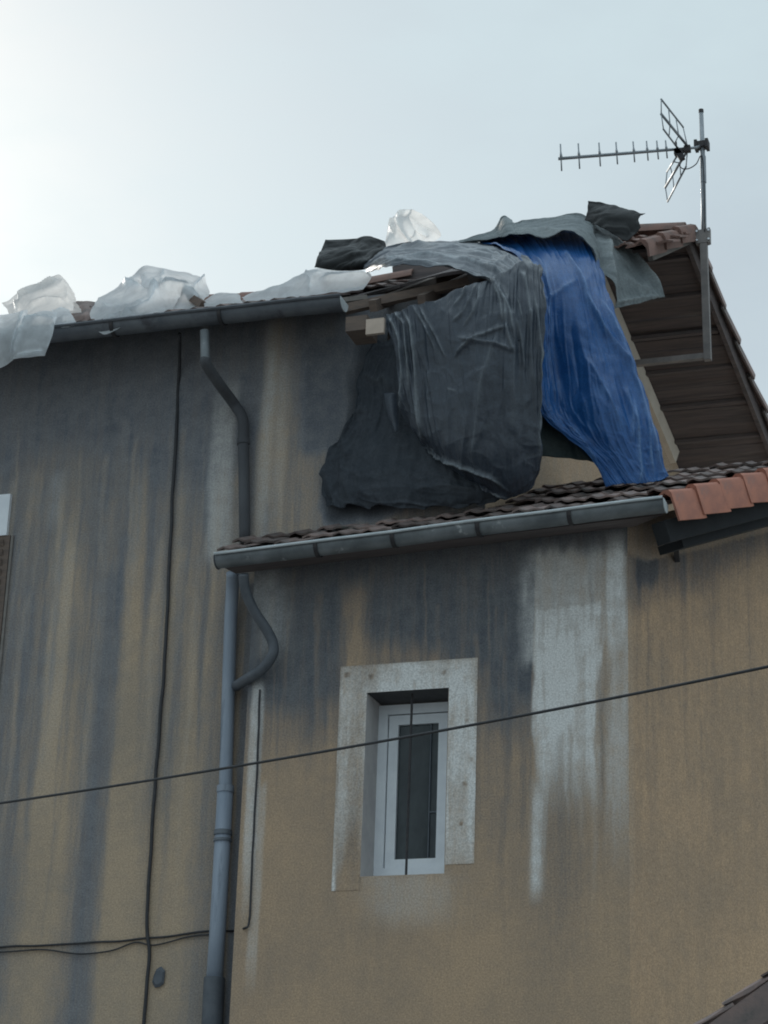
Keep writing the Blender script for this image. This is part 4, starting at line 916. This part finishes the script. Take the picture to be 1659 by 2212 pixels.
CR_BLUE = [([(1291, 640), (1315, 690), (1339, 740), (1358, 790), (1374, 835), (1394, 900), (1418, 976), (1436, 1027)], 9, .06, .75), ([(1240, 600), (1262, 655), (1300, 718), (1340, 770), (1362, 800)], 9, .06, .45), ([(1366, 870), (1378, 950), (1386, 1015), (1384, 1042)], 7, .05, .7), ([(1394, 905), (1402, 960), (1412, 1020)], 6, .04, .65), ([(1350, 840), (1362, 900), (1368, 960)], 8, .04, .35),
           ([(1225, 915), (1245, 930), (1271, 976), (1290, 1000)], 7, .05, .4), ([(1219, 548), (1232, 580), (1249, 615), (1270, 660), (1308, 738)], 7, .06, .5), ([(1176, 628), (1205, 626), (1236, 620)], 5, .03, .35), ([(1150, 540), (1180, 570), (1196, 620), (1200, 690)], 7, .05, .3), ([(1060, 530), (1110, 540), (1170, 562)], 5, .03, .35), ([(1235, 690), (1248, 780), (1256, 870)], 12, -.05, 0), ([(1200, 680), (1204, 780), (1208, 860)], 9, .04, .12), ([(1260, 780), (1300, 850), (1345, 940)], 10, .04, .2)]
tag(sheet('blue_tarpaulin', [sheet_grid(blue, 170, 220, fold_blue, .012, 6, 6, .014, scaled(CR_BLUE, .7, .7, 1.1))], m_blue), 'faded blue tarpaulin draped from the ridge down the gable end', 'tarpaulin')
green = [[(1120, 840, .12), (1170, 850, .2), (1215, 868, .26), (1262, 905, .32), (1300, 950, .36)], [(1120, 910, .12), (1170, 920, .22), (1215, 930, .28), (1262, 950, .33), (1302, 980, .36)], [(1120, 982, .15), (1170, 986, .26), (1215, 990, .3), (1275, 996, .34), (1304, 1004, .36)]]
tag(sheet('green_sheet', [sheet_grid(green, 40, 30, lambda s, t: pleat(s, t, 3, .02, .6, 2), .01, 6, 8, .006)], m_green), 'dark green sheet showing between the black and the blue tarpaulin', 'sheet')
grey = [[(985, 524, 1.1), (1040, 508, 1.2), (1072, 496, 1.3), (1089, 470, 1.25), (1110, 489, 1.3), (1180, 476, 1.3), (1245, 467, 1.3), (1282, 481, 1.3), (1312, 503, 1.25), (1368, 546, 1.25), (1405, 595, 1.2), (1435, 643, 1.2)],
        [(988, 525, 1.0), (1042, 514, 1.0), (1075, 507, 1.0), (1094, 492, 1.0), (1116, 502, 1.0), (1180, 496, 1.0), (1242, 490, .95), (1278, 505, .95), (1306, 535, .95), (1340, 575, 1.0), (1370, 620, 1.0), (1386, 655, 1.0)],
        [(992, 528, .9), (1044, 522, .8), (1078, 516, .75), (1100, 513, .7), (1122, 516, .7), (1170, 519, .65), (1225, 513, .65), (1264, 534, .7), (1292, 582, .75), (1316, 612, .8), (1324, 645, .8), (1327, 667, .8)]]
def fold_grey(s, t): return wrinkle(t, s, 2.9, .010) + pleat(t, s, 2, .016, .8, 6) + .02 * noise.noise(Vector((s * 6, t * 2, 1)))
CR_GREY = [([(1312, 505), (1316, 560), (1324, 640), (1326, 664)], 6, .05, .5), ([(1285, 490), (1300, 530), (1306, 590)], 7, -.05, 0), ([(1312, 505), (1345, 535), (1370, 552), (1405, 598), (1432, 642)], 4, .03, .6), ([(1330, 655), (1380, 648), (1430, 643)], 5, .03, .4), ([(1089, 474), (1098, 495), (1116, 508), (1160, 514)], 6, .05, .5), ([(1110, 490), (1180, 480), (1245, 472)], 5, .03, .35), ([(1120, 505), (1180, 505), (1235, 515), (1270, 545), (1285, 575)], 7, .05, .35), ([(1345, 600), (1380, 622), (1400, 632)], 8, .03, .3)]
gt = tag(sheet('grey_tarpaulin', [sheet_grid(grey, 180, 60, fold_grey, .008, 5, 9, .006, CR_GREY)], m_grey), 'grey green tarpaulin over the ridge with pointed flap hanging past the gable', 'tarpaulin')
scrap = [[(1272, 437, 1.25), (1300, 434, 1.2), (1328, 443, 1.2), (1362, 456, 1.2), (1395, 458, 1.25)], [(1268, 455, 1.2), (1300, 460, 1.1), (1330, 468, 1.1), (1360, 474, 1.12), (1378, 473, 1.2)], [(1264, 476, 1.2), (1300, 492, 1.05), (1328, 508, 1.05), (1354, 520, 1.05), (1384, 491, 1.15)]]
tag(sheet('plastic_scrap', [sheet_grid(scrap, 60, 40, None, .035, 6, 11)], m_scrap, sharp=60), 'black plastic scrap flapping to a point beside the verge tiles on the ridge', 'plastic sheet')
bun = [[(703, 518, .9), (740, 517, .9), (770, 515, .9), (802, 512, .9), (831, 521, .9)], [(694, 540, .8), (735, 540, .8), (770, 540, .8), (802, 537, .8), (834, 532, .85)], [(686, 562, .7), (730, 565, .7), (770, 565, .7), (800, 558, .7), (830, 546, .8)], [(679, 577, .65), (720, 584, .65), (760, 585, .65), (795, 580, .65), (822, 562, .75)]]
tag(sheet('plastic_bundle', lump(bun, .12, 70, 60, .05, 6, 12), m_scrap, thick=0, sharp=60), 'crumpled black plastic bundle on the roof left of the white bag', 'plastic sheet')
bag = [[(839, 480, 1.0), (858, 470, 1.0), (872, 461, 1.0), (898, 464, 1.0), (921, 469, 1.0)], [(836, 495, 1.0), (856, 490, 1.0), (880, 485, 1.0), (910, 482, 1.0), (941, 487, 1.0)], [(832, 515, 1.0), (852, 512, 1.0), (882, 508, 1.0), (915, 509, 1.0), (951, 510, 1.0)], [(827, 534, 1.0), (850, 533, 1.0), (878, 531, 1.0), (905, 529, 1.0), (926, 527, 1.0)]]
tag(sheet('plastic_bag', [sheet_grid(bag, 80, 80, lambda s, t: .16 * sin(pi * min(1, max(0, s))) * sin(pi * (.15 + .8 * t)), .03, 5, 14, .006, [([(858, 473), (862, 490), (872, 508), (884, 522), (892, 528)], 4, -.06, 0), ([(850, 476), (850, 500), (862, 524)], 4, .05, 0), ([(864, 480), (890, 474), (918, 472), (938, 488)], 4, .05, 0), ([(870, 492), (900, 496), (925, 505), (948, 510)], 5, .05, 0), ([(905, 470), (900, 490), (908, 520)], 5, .05, 0), ([(890, 520), (905, 510), (930, 514)], 4, -.05, 0)])], m_white2, thick=0, sharp=50), 'puffed white plastic bag standing up on the ridge beside black plastic', 'plastic bag')
GRP = 'white plastic sheets along the eave'
def white(name, rows, label, nu=90, nv=80, cr=.03, cs=5, seed=0, mat=None, lmp=None, th=0, creases=()):
    pt = lump(rows, lmp, nu, nv, cr, cs, seed) if lmp else [sheet_grid(rows, nu, nv, None, cr, cs, seed, .01, creases)]
    return tag(sheet(name, pt, mat or m_white, thick=0 if lmp else th, sharp=50), label, 'plastic sheet', GRP)
white('plastic_sheet', [[(522, 641, .35), (565, 626, .35), (625, 611, .35), (672, 584, .35), (735, 583, .35), (797, 588, .35)], [(525, 645, .2), (575, 637, .15), (635, 624, .1), (690, 606, .1), (745, 604, .1), (803, 600, .2)], [(530, 651, .1), (585, 649, .0), (645, 642, -.05), (700, 632, -.05), (750, 628, 0.), (786, 623, .1)]], 'long rolled white plastic sheet lying between the gutter end and the black bundle', 110, 50, .02, 5, 21, creases=[([(560, 640), (620, 622), (668, 600), (700, 592)], 5, .05, 0), ([(665, 590), (672, 610), (668, 632)], 4, .03, 0), ([(690, 606), (745, 600), (800, 600)], 6, .06, 0), ([(690, 622), (740, 616), (790, 612)], 4, -.04, 0)])
white('plastic_sheet', [[(277, 597, .5), (312, 573, .5), (345, 578, .5), (390, 584, .5), (440, 602, .45)], [(242, 628, .3), (300, 607, .25), (345, 608, .2), (395, 610, .2), (455, 631, .3)], [(212, 652, .1), (270, 640, .0), (330, 632, -.05), (390, 630, .0), (442, 646, .1)], [(195, 681, -.2), (250, 674, -.3), (305, 664, -.25), (360, 652, -.1), (438, 663, .05)], [(206, 707, -.36), (227, 719, -.38), (275, 701, -.36), (330, 689, -.32), (402, 676, -.2)]], 'biggest crumpled white plastic sheet drooping over the dark gutter', 120, 120, .035, 4, 22, creases=[([(267, 618), (295, 626), (330, 632), (346, 628)], 7, .08, 0), ([(346, 628), (370, 624), (395, 626), (415, 640), (436, 655)], 6, .09, 0), ([(302, 592), (300, 612), (312, 628), (330, 634)], 6, -.07, 0), ([(346, 628), (330, 650), (318, 668), (290, 682), (262, 690)], 6, .08, 0), ([(418, 622), (436, 606), (444, 602)], 5, .06, 0), ([(210, 660), (250, 672), (290, 668), (320, 650)], 6, .04, 0), ([(232, 690), (262, 684), (300, 690)], 5, .05, 0), ([(355, 585), (352, 605), (346, 628)], 7, .04, 0), ([(393, 626), (385, 645), (360, 668)], 5, -.06, 0)])
white('plastic_sheet', [[(442, 645, .1), (465, 632, .1), (495, 627, .1), (518, 634, .1)], [(440, 655, .0), (470, 648, -.05), (498, 645, -.05), (522, 643, .0)], [(438, 667, -.1), (470, 663, -.15), (500, 659, -.15), (527, 652, -.1)]], 'smallest crumpled white plastic scrap between the two long sheets on the gutter', 50, 40, .04, 6, 23)
white('plastic_sheet', [[(2, 652, .5), (45, 624, .5), (90, 609, .5), (126, 593, .5), (140, 608, .5)], [(12, 665, .35), (50, 645, .3), (90, 630, .25), (125, 620, .25), (159, 633, .35)], [(20, 682, .2), (60, 670, .1), (100, 661, .05), (135, 655, .05), (168, 655, .15)], [(30, 702, .0), (70, 692, -.1), (110, 684, -.15), (140, 678, -.15), (178, 674, -.05)]], 'peaked thin white plastic sheet standing above the hanging one at the left edge', 100, 90, .025, 4, 24, m_white2, creases=[([(40, 652), (60, 636), (95, 626), (128, 606)], 6, .08, 0), ([(8, 654), (45, 632), (90, 618), (126, 600)], 4, -.05, 0), ([(36, 650), (36, 662), (40, 672)], 4, .05, 0), ([(128, 606), (140, 625), (146, 650)], 5, .04, 0), ([(60, 660), (100, 648), (140, 652)], 6, .05, 0)])
white('plastic_sheet', [[(-90, 692, -.15), (-40, 688, -.2), (10, 679, -.2), (60, 667, -.2)], [(-90, 722, -.38), (-42, 718, -.42), (5, 710, -.42), (57, 702, -.4)], [(-90, 765, -.40), (-44, 760, -.44), (0, 752, -.44), (42, 742, -.42)], [(-90, 812, -.38), (-46, 805, -.4), (0, 795, -.42), (28, 778, -.4)]], 'bluish white plastic sheet hanging below the gutter at the very left edge', 80, 80, .025, 4, 25, creases=[([(52, 672), (45, 700), (30, 740), (20, 780)], 5, .05, 0), ([(0, 690), (-6, 730), (-10, 780)], 6, .04, 0)])
white('plastic_sheet', [[(48, 684, -.3), (75, 676, -.32), (100, 672, -.32), (124, 672, -.3)], [(46, 700, -.45), (74, 694, -.48), (98, 694, -.48), (118, 700, -.44)], [(36, 735, -.46), (62, 732, -.5), (88, 730, -.5), (110, 732, -.45)], [(28, 776, -.44), (52, 772, -.47), (78, 770, -.47), (97, 768, -.44)]], 'folded white plastic pocket hanging over the gutter beside the leftmost sheet', 70, 70, .02, 5, 26, creases=[([(46, 694), (75, 690), (100, 693), (116, 700)], 4, .06, 0), ([(36, 770), (60, 762), (95, 757)], 4, .04, 0), ([(112, 705), (106, 735), (97, 757)], 4, .04, 0), ([(50, 700), (42, 735), (34, 768)], 4, .04, 0)])
white('plastic_sheet', [[(112, 668, -.1), (130, 664, -.12), (150, 668, -.1)], [(118, 686, -.3), (140, 684, -.32), (160, 690, -.3)], [(116, 706, -.38), (142, 706, -.4), (172, 702, -.38)]], 'small white plastic corner tucked in the gutter right of the hanging pocket', 36, 30, .03, 9, 27)
def timber(a, b, wd, ht, mat, label, name='timber'):
    bmv = beam(a, b, wd, ht); return tag(obj(name, bmv, mat), label, 'timber')
timber(P(746, 668, -.15), P(1012, 610, .1), .055, .065, m_wood, 'long old timber lying aslant under the black tarpaulin above the pale beam end')
tl = tag(obj('plank', beam(P(722, 656, -.1), P(792, 647, .0), .10, .035), m_mortar), 'short grey plank lying at the broken end of the dark gutter', 'plank')
pb_ = thing('beam', P(800, 708, -.32), 'short sawn beam with pale fresh end poking out below the tarpaulin', 'beam')
be0, be1 = P(771, 716, -.16), P(812, 707, -.36)
ang = (be1 - be0).normalized()
obj('beam_body', box(P(781, 713, -.22), .16, .24, .115), m_wood, pb_)
obj('sawn_end', box(P(811, 706, -.345), .135, .03, .118), m_pale, pb_)
tag(obj('timber_scrap', beam(P(392, 628, .1), P(440, 660, .0), .07, .06), m_wood), 'short brown timber scrap showing under the biggest white plastic sheet', 'timber')
lump_r = [[(160, 655, .4), (185, 650, .4), (205, 652, .4)], [(158, 678, .2), (185, 675, .1), (208, 680, .2)], [(160, 702, .0), (186, 700, -.05), (212, 700, .0)]]
tag(sheet('broken_tiles', lump(lump_r, .08, 30, 30, .04, 9, 31), m_tile, thick=0, sharp=40), 'dark heap of broken roof tiles between the two white sheets at the left', 'rubble')

# ------------------------------------------------------------------ corner of a neighbouring roof, bottom right
def shed():
    y0 = -2.2; a = P(1400, 2300, y0); b = P(1800, 2012, y0); d = (b - a); d.y = 0; d.normalize(); nn = Vector((-d.z, 0, d.x))
    parts = []; rr = random.Random(2)
    for k in range(9):
        for j in range(5):
            o = a + d * (k * .25) + Vector((0, j * .22, 0)); tv, tf = tile_mesh(.22, .30)
            parts.append(([o + d * (p.y) + Vector((0, p.x, 0)) + nn * (p.z + (rr.random() - .5) * .02) for p in tv], tf))
    return join(*parts), a, b, d, nn
sh, sa, sb, sdv, snn = shed()
shr = thing('neighbour_roof', sa, 'dark mossy roof corner rising into the bottom right of the picture', 'roof')
obj('tiles', sh, m_tile, shr)
obj('verge_board', beam(sa - snn * .10, sb - snn * .10, .06, .16, Vector((0, 1, 0)).cross(sdv)), m_tile, shr)
obj('gable_wall', ([Vector((sa.x, sa.y + .12, 0)), Vector((sb.x, sa.y + .12, 0)), Vector((sb.x, sa.y + .12, sb.z - .1)), Vector((sa.x, sa.y + .12, sa.z - .1))], [(0, 1, 2, 3)]), m_reveal, shr)
